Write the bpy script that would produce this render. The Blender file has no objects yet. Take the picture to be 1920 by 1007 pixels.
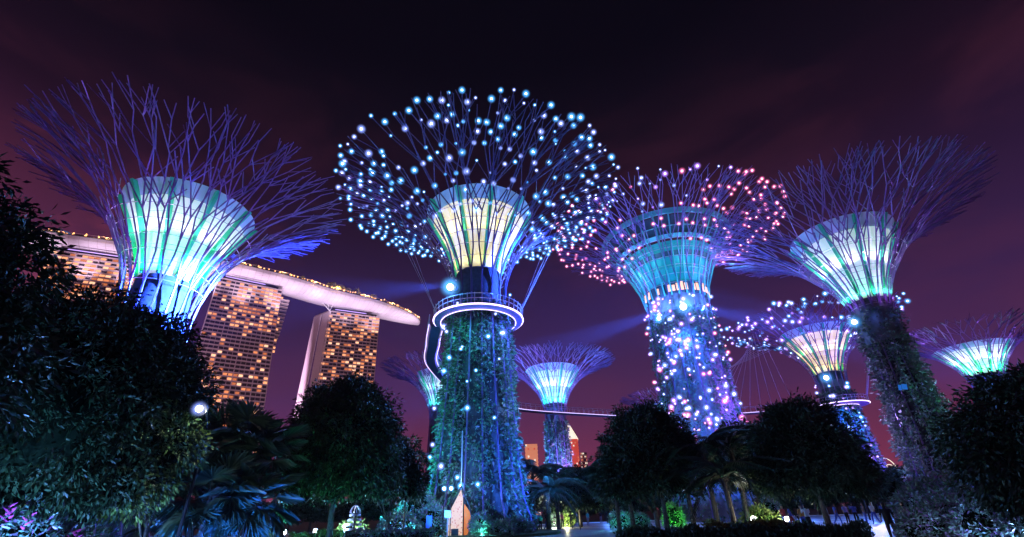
import bpy, math, random
import numpy as np
from math import sin, cos, pi, radians, hypot, atan2
from mathutils import Vector, Matrix
random.seed(7); rng = np.random.default_rng(7)
S = bpy.context.scene; COL = S.collection

# ------------------------------------------------------------------ camera
TH, PH = radians(28.2), radians(1.8)
F = Vector((0, cos(TH), sin(TH))); R0 = Vector((1, 0, 0)); U0 = Vector((0, -sin(TH), cos(TH)))
RV = R0*cos(PH) - U0*sin(PH); UV = U0*cos(PH) + R0*sin(PH)
cd = bpy.data.cameras.new('camera'); cam = bpy.data.objects.new('camera', cd); COL.objects.link(cam)
m = Matrix((RV, UV, -F)).transposed().to_4x4(); m.translation = (0, 0, 1.7); cam.matrix_world = m
cd.sensor_width = 36; cd.lens = 36*858/1920; cd.clip_start = .1; cd.clip_end = 6000
S.camera = cam
S.view_settings.view_transform = 'Standard'; S.view_settings.look = 'None'
S.view_settings.exposure = 0; S.view_settings.gamma = 1; S.view_settings.use_curve_mapping = False
try:
    c = S.cycles; c.use_denoising = True; c.sample_clamp_indirect = 3; c.sample_clamp_direct = 0
    c.max_bounces = 4; c.diffuse_bounces = 2; c.glossy_bounces = 2; c.transparent_max_bounces = 12; c.transmission_bounces = 2
    c.use_light_tree = True; c.caustics_reflective = False; c.caustics_refractive = False
except Exception: pass

# ------------------------------------------------------------------ night sky
w = bpy.data.worlds.new('World'); S.world = w; w.use_nodes = True
nt = w.node_tree; N = nt.nodes; L = nt.links; N.clear()
out = N.new('ShaderNodeOutputWorld'); bg = N.new('ShaderNodeBackground'); L.new(bg.outputs[0], out.inputs[0])
tc = N.new('ShaderNodeTexCoord'); sep = N.new('ShaderNodeSeparateXYZ'); L.new(tc.outputs['Generated'], sep.inputs[0])
ramp = N.new('ShaderNodeValToRGB'); L.new(sep.outputs['Z'], ramp.inputs[0])
E_ = ramp.color_ramp.elements
def srgb(r, g, b): return tuple(((v/255)/12.92 if v/255 <= .04045 else ((v/255+.055)/1.055)**2.4) for v in (r, g, b)) + (1,)
stops = [(0, (140, 56, 82)), (.09, (112, 48, 78)), (.2, (78, 42, 84)), (.33, (56, 33, 74)), (.47, (41, 23, 52)), (.58, (32, 16, 34)), (.68, (18, 11, 24)), (.78, (8, 6, 15)), (1, (5, 5, 12))]
E_[0].position = 0; E_[0].color = srgb(*stops[0][1]); E_[1].position = 1; E_[1].color = srgb(*stops[-1][1])
for p, c_ in stops[1:-1]:
    e = E_.new(p); e.color = srgb(*c_)
def math_(op, a, b=None, clamp=False):
    n = N.new('ShaderNodeMath'); n.operation = op; n.use_clamp = clamp
    for i, v in enumerate((a, b)):
        if v is None: continue
        if isinstance(v, (int, float)): n.inputs[i].default_value = v
        else: L.new(v, n.inputs[i])
    return n.outputs[0]
def mapr(v, a, b, c_, d):
    n = N.new('ShaderNodeMapRange'); n.interpolation_type = 'SMOOTHSTEP'; L.new(v, n.inputs[0])
    for i, q in enumerate((a, b, c_, d)): n.inputs[i+1].default_value = q
    return n.outputs[0]
mp = N.new('ShaderNodeMapping'); mp.inputs['Scale'].default_value = (1.3, 1.3, 3.2); mp.inputs['Rotation'].default_value = (.1, .35, .3); L.new(tc.outputs['Generated'], mp.inputs[0])
no = N.new('ShaderNodeTexNoise'); no.inputs['Scale'].default_value = 2.3; no.inputs['Detail'].default_value = 7; no.inputs['Roughness'].default_value = .58; no.inputs['Distortion'].default_value = .4
L.new(mp.outputs[0], no.inputs[0])
cloud = mapr(no.outputs[0], .45, .68, 0, 1)
west = mapr(sep.outputs['X'], -.5, -.82, 0, 1)          # the city glow sits low on the left
low = mapr(sep.outputs['Z'], .8, .5, 0, 1)
mixc = N.new('ShaderNodeMix'); mixc.data_type = 'RGBA'; L.new(math_('MULTIPLY', math_('MULTIPLY', cloud, low), .17), mixc.inputs[0])
L.new(ramp.outputs[0], mixc.inputs[6]); mixc.inputs[7].default_value = srgb(100, 46, 66)
mix2 = N.new('ShaderNodeMix'); mix2.data_type = 'RGBA'; L.new(math_('MULTIPLY', math_('MULTIPLY', west, mapr(sep.outputs['Z'], .6, .42, 0, 1)), math_('ADD', math_('MULTIPLY', cloud, .5), .14)), mix2.inputs[0])
L.new(mixc.outputs[2], mix2.inputs[6]); mix2.inputs[7].default_value = srgb(190, 80, 100)
L.new(mix2.outputs[2], bg.inputs[0]); bg.inputs[1].default_value = 1.0
w.cycles.sampling_method = 'AUTOMATIC'

# ------------------------------------------------------------------ helpers
def tag(o, label=None, cat=None, group=None, kind=None):
    if label: o['label'] = label
    if cat: o['category'] = cat
    if group: o['group'] = group
    if kind: o['kind'] = kind
    return o
def empty(name, loc=(0, 0, 0), rz=0, label=None, cat=None, group=None):
    o = bpy.data.objects.new(name, None); COL.objects.link(o); o.location = loc; o.rotation_euler = (0, 0, rz)
    o.empty_display_size = .3
    return tag(o, label, cat, group)
def mesh(name, v, f, mats, mi=None, smooth=False):
    me = bpy.data.meshes.new(name); me.from_pydata([tuple(p) for p in v], [], f)
    for m_ in (mats if isinstance(mats, (list, tuple)) else [mats]): me.materials.append(m_)
    if mi is not None: me.polygons.foreach_set('material_index', mi)
    if smooth: me.polygons.foreach_set('use_smooth', [True]*len(f))
    me.update(); return me
def npmesh(name, V, T, mat_, mi=None):
    me = bpy.data.meshes.new(name); n = len(T); k = T.shape[1]
    me.vertices.add(len(V)); me.vertices.foreach_set('co', V.astype(np.float32).ravel())
    me.loops.add(n*k); me.loops.foreach_set('vertex_index', T.astype(np.int32).ravel())
    me.polygons.add(n); me.polygons.foreach_set('loop_start', np.arange(n, dtype=np.int32)*k)
    for m_ in (mat_ if isinstance(mat_, (list, tuple)) else [mat_]): me.materials.append(m_)
    if mi is not None: me.polygons.foreach_set('material_index', np.asarray(mi, dtype=np.int32))
    me.update(calc_edges=True); return me
def put(me, name, parent=None, loc=None, rz=None, kind=None):
    o = bpy.data.objects.new(name, me); COL.objects.link(o)
    if parent: o.parent = parent
    if loc is not None: o.location = loc
    if rz is not None: o.rotation_euler = (0, 0, rz)
    if kind: o['kind'] = kind
    return o
class MB:
    def __init__(s): s.v = []; s.f = []; s.m = []
    def add(s, v, f, mi=0):
        b = len(s.v); s.v += [tuple(p) for p in v]; s.f += [tuple(i+b for i in q) for q in f]; s.m += [mi]*len(f)
    def box(s, a, b, mi=0):
        (x0, y0, z0), (x1, y1, z1) = a, b
        s.add([(x0,y0,z0),(x1,y0,z0),(x1,y1,z0),(x0,y1,z0),(x0,y0,z1),(x1,y0,z1),(x1,y1,z1),(x0,y1,z1)],
              [(0,3,2,1),(4,5,6,7),(0,1,5,4),(1,2,6,5),(2,3,7,6),(3,0,4,7)], mi)
    def hexa(s, p, mi=0):   # 8 points: bottom ring, top ring
        s.add(p, [(0,3,2,1),(4,5,6,7),(0,1,5,4),(1,2,6,5),(2,3,7,6),(3,0,4,7)], mi)
    def tube(s, pts, rads, n=5, mi=0, cap=True):
        pts = [Vector(p) for p in pts]
        if not isinstance(rads, (list, tuple)): rads = [rads]*len(pts)
        vs = []; up = None
        for i, p in enumerate(pts):
            t = (pts[min(i+1, len(pts)-1)] - pts[max(i-1, 0)])
            if t.length < 1e-6: t = Vector((0, 0, 1))
            t.normalize()
            if up is None: up = t.orthogonal().normalized()
            up = (up - t*up.dot(t)); up = up.normalized() if up.length > 1e-5 else t.orthogonal().normalized()
            q = t.cross(up)
            for k in range(n):
                a = 2*pi*k/n; vs.append(p + (up*cos(a) + q*sin(a))*rads[i])
        fs = [(i*n+k, i*n+(k+1) % n, (i+1)*n+(k+1) % n, (i+1)*n+k) for i in range(len(pts)-1) for k in range(n)]
        if cap: fs += [tuple(reversed(range(n))), tuple(range((len(pts)-1)*n, len(pts)*n))]
        s.add(vs, fs, mi)
    def lathe(s, prof, n=32, mi=0, a0=0, a1=2*pi, closed=False):
        full = abs(a1-a0-2*pi) < 1e-6; m_ = n if full else n+1
        vs = [(r*cos(a0+(a1-a0)*k/n), r*sin(a0+(a1-a0)*k/n), z) for r, z in prof for k in range(m_)]
        P = len(prof); fs = []
        for i in range(P if closed else P-1):
            j = (i+1) % P
            for k in range(n):
                k2 = (k+1) % m_; fs.append((i*m_+k, i*m_+k2, j*m_+k2, j*m_+k))
        s.add(vs, fs, mi)
    def me(s, name, mats, smooth=False): return mesh(name, s.v, s.f, mats, s.m, smooth)
    def build(s, name, mats, parent=None, loc=None, rz=None, smooth=False, kind=None):
        return put(s.me(name, mats, smooth), name, parent, loc, rz, kind)
def pol(az, D, z=0): a = radians(az); return Vector((D*sin(a), D*cos(a), z))
def light(kind, name, loc, power, color, parent=None, target=None, size=.3, spot=90, blend=.6):
    ld = bpy.data.lights.new(name, kind); ld.energy = power; ld.color = color
    if kind == 'AREA': ld.shape = 'DISK'; ld.size = size
    else: ld.shadow_soft_size = size
    if kind == 'SPOT': ld.spot_size = radians(spot); ld.spot_blend = blend
    o = bpy.data.objects.new(name, ld); COL.objects.link(o); o.location = loc
    if target is not None: o.rotation_euler = (Vector(target)-Vector(loc)).to_track_quat('-Z', 'Y').to_euler()
    if parent: o.parent = parent
    return o

# ------------------------------------------------------------------ materials
def mat(name, col, rough=.6, metal=0, var=0, scale=3, bump=0, col2=None, spec=.5, emis=None, estr=0, sample=True, detail=4):
    m_ = bpy.data.materials.new(name); m_.use_nodes = True; t = m_.node_tree; b = t.nodes['Principled BSDF']
    b.inputs['Base Color'].default_value = (*col, 1); b.inputs['Roughness'].default_value = rough; b.inputs['Metallic'].default_value = metal
    b.inputs['Specular IOR Level'].default_value = spec
    if col2 is not None or bump:
        tcn = t.nodes.new('ShaderNodeTexCoord'); nz = t.nodes.new('ShaderNodeTexNoise'); nz.inputs['Scale'].default_value = scale; nz.inputs['Detail'].default_value = detail
        t.links.new(tcn.outputs['Object'], nz.inputs[0])
        if col2 is not None:
            r = t.nodes.new('ShaderNodeValToRGB'); r.color_ramp.elements[0].position = .35; r.color_ramp.elements[1].position = .65
            r.color_ramp.elements[0].color = (*col, 1); r.color_ramp.elements[1].color = (*col2, 1)
            t.links.new(nz.outputs[0], r.inputs[0]); t.links.new(r.outputs[0], b.inputs['Base Color'])
        if bump:
            bp = t.nodes.new('ShaderNodeBump'); bp.inputs['Strength'].default_value = bump; t.links.new(nz.outputs[0], bp.inputs['Height']); t.links.new(bp.outputs[0], b.inputs['Normal'])
    if emis: b.inputs['Emission Color'].default_value = (*emis, 1); b.inputs['Emission Strength'].default_value = estr
    if not sample: m_.cycles.emission_sampling = 'NONE'
    return m_
def leafmat(name, cols, rough=.45, spec=.5):
    m_ = bpy.data.materials.new(name); m_.use_nodes = True; t = m_.node_tree; b = t.nodes['Principled BSDF']
    g = t.nodes.new('ShaderNodeNewGeometry'); r = t.nodes.new('ShaderNodeValToRGB'); r.color_ramp.interpolation = 'LINEAR'
    e = r.color_ramp.elements; n = len(cols)
    e[0].position = 0; e[0].color = (*cols[0], 1); e[1].position = 1; e[1].color = (*cols[-1], 1)
    for i in range(1, n-1): q = e.new(i/(n-1)); q.color = (*cols[i], 1)
    t.links.new(g.outputs['Random Per Island'], r.inputs[0]); t.links.new(r.outputs[0], b.inputs['Base Color'])
    b.inputs['Roughness'].default_value = rough; b.inputs['Specular IOR Level'].default_value = spec
    return m_
def globe(name, core, rim, s):
    """LED lamp with a painted glow: white middle fading to a coloured rim"""
    m_ = bpy.data.materials.new(name); m_.use_nodes = True; t = m_.node_tree; t.nodes.clear()
    o = t.nodes.new('ShaderNodeOutputMaterial'); e = t.nodes.new('ShaderNodeEmission'); lw = t.nodes.new('ShaderNodeLayerWeight'); lw.inputs[0].default_value = .35
    r = t.nodes.new('ShaderNodeValToRGB'); r.color_ramp.elements[0].position = .5; r.color_ramp.elements[0].color = (*core, 1)
    r.color_ramp.elements[1].position = 1; r.color_ramp.elements[1].color = (*[c_*.6 for c_ in rim], 1)
    q = r.color_ramp.elements.new(.85); q.color = (*rim, 1)
    t.links.new(lw.outputs['Facing'], r.inputs[0]); t.links.new(r.outputs[0], e.inputs[0]); e.inputs[1].default_value = s
    t.links.new(e.outputs[0], o.inputs[0]); m_.cycles.emission_sampling = 'NONE'
    return m_
M = {}
def halo(name, rim, s):  # glow round a lamp, painted as a see-through emissive shell
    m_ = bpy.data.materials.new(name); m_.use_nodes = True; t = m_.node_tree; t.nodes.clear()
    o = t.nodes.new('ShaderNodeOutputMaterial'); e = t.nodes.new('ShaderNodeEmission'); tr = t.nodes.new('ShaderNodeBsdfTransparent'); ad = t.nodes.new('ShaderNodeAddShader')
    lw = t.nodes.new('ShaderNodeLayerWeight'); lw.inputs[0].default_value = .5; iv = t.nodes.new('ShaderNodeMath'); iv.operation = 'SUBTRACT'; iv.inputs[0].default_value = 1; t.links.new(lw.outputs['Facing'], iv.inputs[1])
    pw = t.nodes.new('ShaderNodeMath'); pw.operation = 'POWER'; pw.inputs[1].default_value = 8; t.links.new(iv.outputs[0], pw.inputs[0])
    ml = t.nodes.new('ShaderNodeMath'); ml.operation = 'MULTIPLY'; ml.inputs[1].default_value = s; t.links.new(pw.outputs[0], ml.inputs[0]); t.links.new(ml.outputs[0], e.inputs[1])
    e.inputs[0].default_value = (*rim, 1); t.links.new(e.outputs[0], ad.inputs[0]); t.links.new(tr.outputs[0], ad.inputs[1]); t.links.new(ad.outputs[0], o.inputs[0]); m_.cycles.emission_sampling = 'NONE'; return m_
HALO = {'lamp_blue': halo('glow_shell_blue', (.08, .4, 1), 1.3), 'lamp_white': halo('glow_shell_white', (.25, .35, 1), 1.2), 'lamp_violet': halo('glow_shell_violet', (.45, .22, 1), 1.2), 'lamp_pink': halo('glow_shell_pink', (1, .18, .45), 1.0)}
M['steel'] = mat('painted_steel', (.20, .13, .33), .4, .3, col2=(.13, .09, .24), scale=2)
M['steel_dark'] = mat('dark_painted_steel', (.10, .07, .17), .4, .3, col2=(.07, .05, .12), scale=2)
M['hoop'] = mat('pale_steel', (.5, .46, .56), .4, .5)
M['panel'] = mat('white_panel', (.8, .8, .78), .55, col2=(.72, .74, .74), scale=.6)
M['panel_blue'] = mat('blue_panel', (.45, .70, .84), .5, col2=(.50, .74, .86), scale=.6)
M['fin'] = mat('green_fin', (.05, .62, .36), .5)
M['core'] = mat('core_concrete', (.16, .17, .22), .8, col2=(.10, .11, .15), scale=1.2, bump=.3)
M['lattice'] = mat('trunk_mesh_panel', (.05, .06, .08), .8, col2=(.03, .035, .05), scale=3)
M['plant'] = leafmat('climbing_leaf', [(.02, .07, .03), (.05, .16, .07), (.08, .22, .12), (.03, .10, .07), (.16, .26, .16), (.25, .16, .26), (.05, .14, .05)])
M['plant_pale'] = leafmat('pale_climbing_leaf', [(.04, .10, .06), (.12, .20, .14), (.25, .30, .26), (.08, .15, .09), (.30, .22, .32), (.06, .12, .07)])
M['leaf'] = leafmat('broad_leaf', [(.018, .045, .014), (.035, .08, .022), (.05, .11, .03), (.025, .06, .02), (.06, .12, .045)], .4)
M['leaf_dark'] = leafmat('dark_broad_leaf', [(.014, .035, .012), (.028, .06, .02), (.04, .08, .03), (.02, .045, .016)], .45, .4)
M['leaf_lime'] = leafmat('lime_leaf', [(.10, .18, .03), (.2, .3, .06), (.3, .4, .1), (.14, .24, .05)], .45)
M['bark'] = mat('bark', (.07, .055, .045), .9, col2=(.12, .10, .08), scale=9, bump=.6)
M['palm'] = leafmat('palm_leaf', [(.04, .09, .06), (.07, .14, .09), (.10, .18, .12)], .35, .6)
M['flowerbed'] = leafmat('bedding_leaf', [(.04, .10, .05), (.10, .2, .12), (.2, .28, .22), (.06, .13, .07), (.3, .12, .3), (.08, .18, .12)], .4)
M['pink'] = mat('pink_bract', (.8, .08, .35), .5)
M['white_paint'] = mat('white_paint', (.75, .75, .78), .45)
M['rail'] = mat('rail_paint', (.55, .48, .62), .4, .3)
M['neon'] = mat('neon_strip', (.1, .1, .1), .5, emis=(.72, .55, 1.0), estr=3.5)
M['neon_dim'] = mat('dim_neon_strip', (.1, .1, .1), .5, emis=(.66, .5, 1), estr=2.2)
M['violet'] = mat('violet_strip', (.1, .1, .1), .5, emis=(.5, .3, .95), estr=1.6)
M['cable'] = mat('cable_steel', (.5, .45, .6), .4, .4)
M['grass'] = mat('soil_and_grass', (.02, .035, .015), .9, col2=(.035, .05, .02), scale=.8)
M['lamp_blue'] = globe('lamp_blue', (1, 1, 1), (.22, .55, 1.0), 3.2)
M['lamp_white'] = globe('lamp_white', (1, 1, 1), (.55, .6, 1.0), 3.0)
M['lamp_violet'] = globe('lamp_violet', (1, .92, 1), (.75, .42, 1.0), 2.8)
M['lamp_pink'] = globe('lamp_pink', (1, .88, .95), (1.0, .38, .62), 2.8)
M['flood'] = globe('flood_lamp', (1, 1, 1), (.5, .7, 1.0), 9)
M['black'] = mat('black_metal', (.02, .02, .025), .5, .5)
M['glass_dark'] = mat('dark_glass', (.05, .035, .05), .12, spec=.8)
M['slab'] = mat('balcony_slab', (.56, .42, .44), .7, col2=(.47, .36, .39), scale=.3)
M['hull'] = mat('hull_panel', (.78, .68, .76), .5)
for i, (c_, s) in enumerate([((1, .32, .12), 1.5), ((1, .40, .18), 2.1), ((1, .27, .09), .9), ((1, .52, .3), 2.5)]):
    M[f'lit{i}'] = mat(f'lit_room_{i}', (.2, .1, .05), .6, emis=c_, estr=s*.62, sample=False)

# ground --------------------------------------------------------------
def sheet(name, pts, z, m_, kind='structure'):
    o = put(mesh(name, [(x, y, z) for x, y in pts], [tuple(range(len(pts)))], m_), name); tag(o, kind=kind); return o
sheet('ground', [(-2500, -300), (2500, -300), (2500, 3500), (-2500, 3500)], 0, M['grass'])
mpz = bpy.data.materials.new('plaza_paving'); mpz.use_nodes = True; t = mpz.node_tree; b = t.nodes['Principled BSDF']
tcn = t.nodes.new('ShaderNodeTexCoord'); wv = t.nodes.new('ShaderNodeTexWave'); wv.wave_type = 'RINGS'; wv.rings_direction = 'Z'; wv.inputs['Scale'].default_value = .045; wv.inputs['Distortion'].default_value = 1.5; wv.inputs['Detail'].default_value = 1
mpn = t.nodes.new('ShaderNodeMapping'); mpn.inputs['Location'].default_value = (4, -50, 0); t.links.new(tcn.outputs['Object'], mpn.inputs[0]); t.links.new(mpn.outputs[0], wv.inputs[0])
br = t.nodes.new('ShaderNodeTexBrick'); br.inputs['Scale'].default_value = 1.2; br.inputs['Mortar Size'].default_value = .02; t.links.new(tcn.outputs['Object'], br.inputs[0])
br.inputs['Color1'].default_value = (.42, .4, .42, 1); br.inputs['Color2'].default_value = (.33, .31, .34, 1); br.inputs['Mortar'].default_value = (.1, .1, .11, 1)
rp = t.nodes.new('ShaderNodeValToRGB'); rp.color_ramp.elements[0].position = .45; rp.color_ramp.elements[0].color = (.45, .42, .45, 1); rp.color_ramp.elements[1].position = .55; rp.color_ramp.elements[1].color = (1, 1, 1, 1)
mx = t.nodes.new('ShaderNodeMix'); mx.data_type = 'RGBA'; mx.blend_type = 'MULTIPLY'; mx.inputs[0].default_value = 1
t.links.new(wv.outputs[0], rp.inputs[0]); t.links.new(br.outputs[0], mx.inputs[6]); t.links.new(rp.outputs[0], mx.inputs[7]); t.links.new(mx.outputs[2], b.inputs['Base Color']); b.inputs['Roughness'].default_value = .42
sheet('plaza', [(-50, 40), (-36, 74), (-14, 78), (8, 86), (40, 92), (66, 82), (60, 30), (24, 24), (-12, 38)], .012, mpz)
kb = MB()
kp = [(-50, 40), (-36, 74), (-14, 78), (8, 86), (40, 92), (66, 82)]
for (a, b_) in zip(kp[:-1], kp[1:]):
    kb.tube([(a[0], a[1], .06), (b_[0], b_[1], .06)], .12, 4)
tag(kb.build('kerb', M['white_paint']), kind='structure')
bed = MB(); bed.lathe([(0.01, .26), (7.6, .26), (7.9, .2), (7.9, 0)], 40)
tag(bed.build('planting_bed', M['grass'], loc=pol(-4.7, 50, .004)), kind='structure')

# ------------------------------------------------------------------ leaves
def unit(a): return a/np.maximum(np.linalg.norm(a, axis=1, keepdims=True), 1e-9)
def leafgeo(P, D, Ls, Wd):
    """one folded leaf of two triangles at each P along D"""
    n = len(P); up = unit(rng.normal(size=(n, 3))); Sd = unit(np.cross(D, up)); Nn = np.cross(Sd, D)
    Ls = np.asarray(Ls).reshape(-1, 1)*np.ones((n, 1)); Wd = np.asarray(Wd).reshape(-1, 1)*np.ones((n, 1))
    a = P; tip = P + D*Ls; mid = P + D*Ls*.45 + Nn*Wd*.18
    V = np.stack([a, mid+Sd*Wd*.5, tip, mid-Sd*Wd*.5], 1).reshape(-1, 3)
    k = np.arange(n)[:, None]*4
    T = np.concatenate([k+np.array([[0, 1, 2]]), k+np.array([[0, 2, 3]])], 1).reshape(-1, 3)
    return V, T
def trunk_plants(rf, z0, z1, n, Ls, thick, m_, name, parent, patchy=.5, gap=None):
    cz = rng.uniform(z0, z1, n*2); ca = rng.uniform(0, 2*pi, n*2)
    # leave columns and patches thinner, as planted panels are
    dens = .5 + .55*np.sin(ca*9+1.3+.6*np.sin(cz*.5)) + .3*np.sin(cz*1.3+ca*5)
    keep = rng.random(n*2) < np.clip(dens*.8+.12, .06, 1); cz = cz[keep][:n]; ca = ca[keep][:n]; n = len(cz)
    bulge = .5+.5*np.sin(ca*5+cz*.8)*np.sin(cz*1.1-ca*2)
    r = np.array([rf(z) for z in cz]) + rng.random(n)**1.5*thick*(.4+bulge)
    P = np.stack([r*np.cos(ca), r*np.sin(ca), cz], 1)
    O = np.stack([np.cos(ca), np.sin(ca), np.zeros(n)], 1)
    D = unit(O*rng.uniform(.3, 1, (n, 1)) + rng.normal(size=(n, 3))*.45 + np.array([[0, 0, -.35]]))
    V, T = leafgeo(P, D, Ls*rng.uniform(.5, 1.3, n), Ls*rng.uniform(.25, .5, n))
    return put(npmesh(name, V, T, m_), name, parent, kind='stuff')

def bez(P, t):
    a, b_, c_, d = P; u = 1-t
    return tuple(u**3*a[i]+3*u*u*t*b_[i]+3*u*t*t*c_[i]+t**3*d[i] for i in range(2))
def branch_sector(prof, N0, levels, rr, prob, seed):
    """one main rod that forks again and again over the flaring surface; returns mesh data and fork positions"""
    rd = random.Random(seed); mb = MB(); nodes = []
    def pt(t, ph):
        rho, z = bez(prof, min(t, 1.0))
        if t > 1: rho += (t-1)*prof[3][0]*.9; z += (t-1)*prof[3][0]*.35
        return Vector((rho*cos(ph), rho*sin(ph), z))
    last = len(levels)-1; sec = 2*pi/N0
    def grow(lv, t, ph, p0, lift):
        t1 = levels[lv]; dt = t1-t; te = t1 + rd.uniform(-.25, .25)*dt if 0 < lv < last else t1 + (rd.uniform(-.6, .05)*dt if lv == last else 0)
        rho = bez(prof, t)[0]; a_, b_ = bez(prof, t), bez(prof, min(1, te)); Ls = hypot(a_[0]-b_[0], a_[1]-b_[1]); lat = lambda lo, hi: rd.uniform(lo, hi)*Ls/((rho+b_[0])/2)
        if lv == 0: kids = [ph]
        elif lv == 1: kids = [ph-sec*.30, ph+sec*.30]
        elif lv == 2 and rd.random() < .85: kids = [ph-sec*rd.uniform(.1, .16), ph+sec*rd.uniform(.1, .16)]
        elif lv > 2 and rd.random() < prob[min(lv, len(prob)-1)]: kids = [ph-lat(.12, .42), ph+lat(.12, .42)]
        else: kids = [ph + (-1 if ph > sec*.4 else 1 if ph < -sec*.4 else rd.choice((-1, 1)))*lat(0, .16)]
        for ph2 in kids:
            ph2 = max(-sec*.8, min(sec*.8, ph2)); l2 = lift + (rd.uniform(-.22, .22) if lv > 2 else 0); pts = [p0]
            if lv == 0: pts += [pt(te*i/3, ph2) for i in range(1, 4)]
            elif lv == 1: pts += [pt(t+dt*.35, ph+(ph2-ph)*.55), pt(t+dt*.7, ph+(ph2-ph)*.95), pt(te, ph2)]
            else: pts.append(pt(te, ph2) + Vector((0, 0, l2)))
            ra = rr*(1-.08*lv); mb.tube(pts, [ra]*(len(pts)-1)+[ra*.85], 5)
            nodes.append((pts[-1].copy(), te, lv))
            if lv > 2 and rd.random() < .3:      # a short side rod standing off the surface
                e = pt(t+dt*rd.uniform(.45, .8), ph + rd.choice((-1, 1))*lat(.3, .6)) + Vector((0, 0, lift+rd.uniform(.1, .7))); mb.tube([p0, e], [ra*.8, ra*.7], 5); nodes.append((e.copy(), te, lv))
            if lv < last and not (lv >= 3 and rd.random() < .06): grow(lv+1, te, ph2, pts[-1], l2)
    grow(0, 0, 0, pt(0, 0), 0)
    return mb, nodes
ico = bpy.data.meshes.new('tmp')
import bmesh
def icosphere(name, r, m_, sub=2):
    bm = bmesh.new(); bmesh.ops.create_icosphere(bm, subdivisions=sub, radius=r); me = bpy.data.meshes.new(name); bm.to_mesh(me); bm.free()
    me.materials.append(m_); me.polygons.foreach_set('use_smooth', [True]*len(me.polygons)); return me
bpy.data.meshes.remove(ico)

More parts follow.
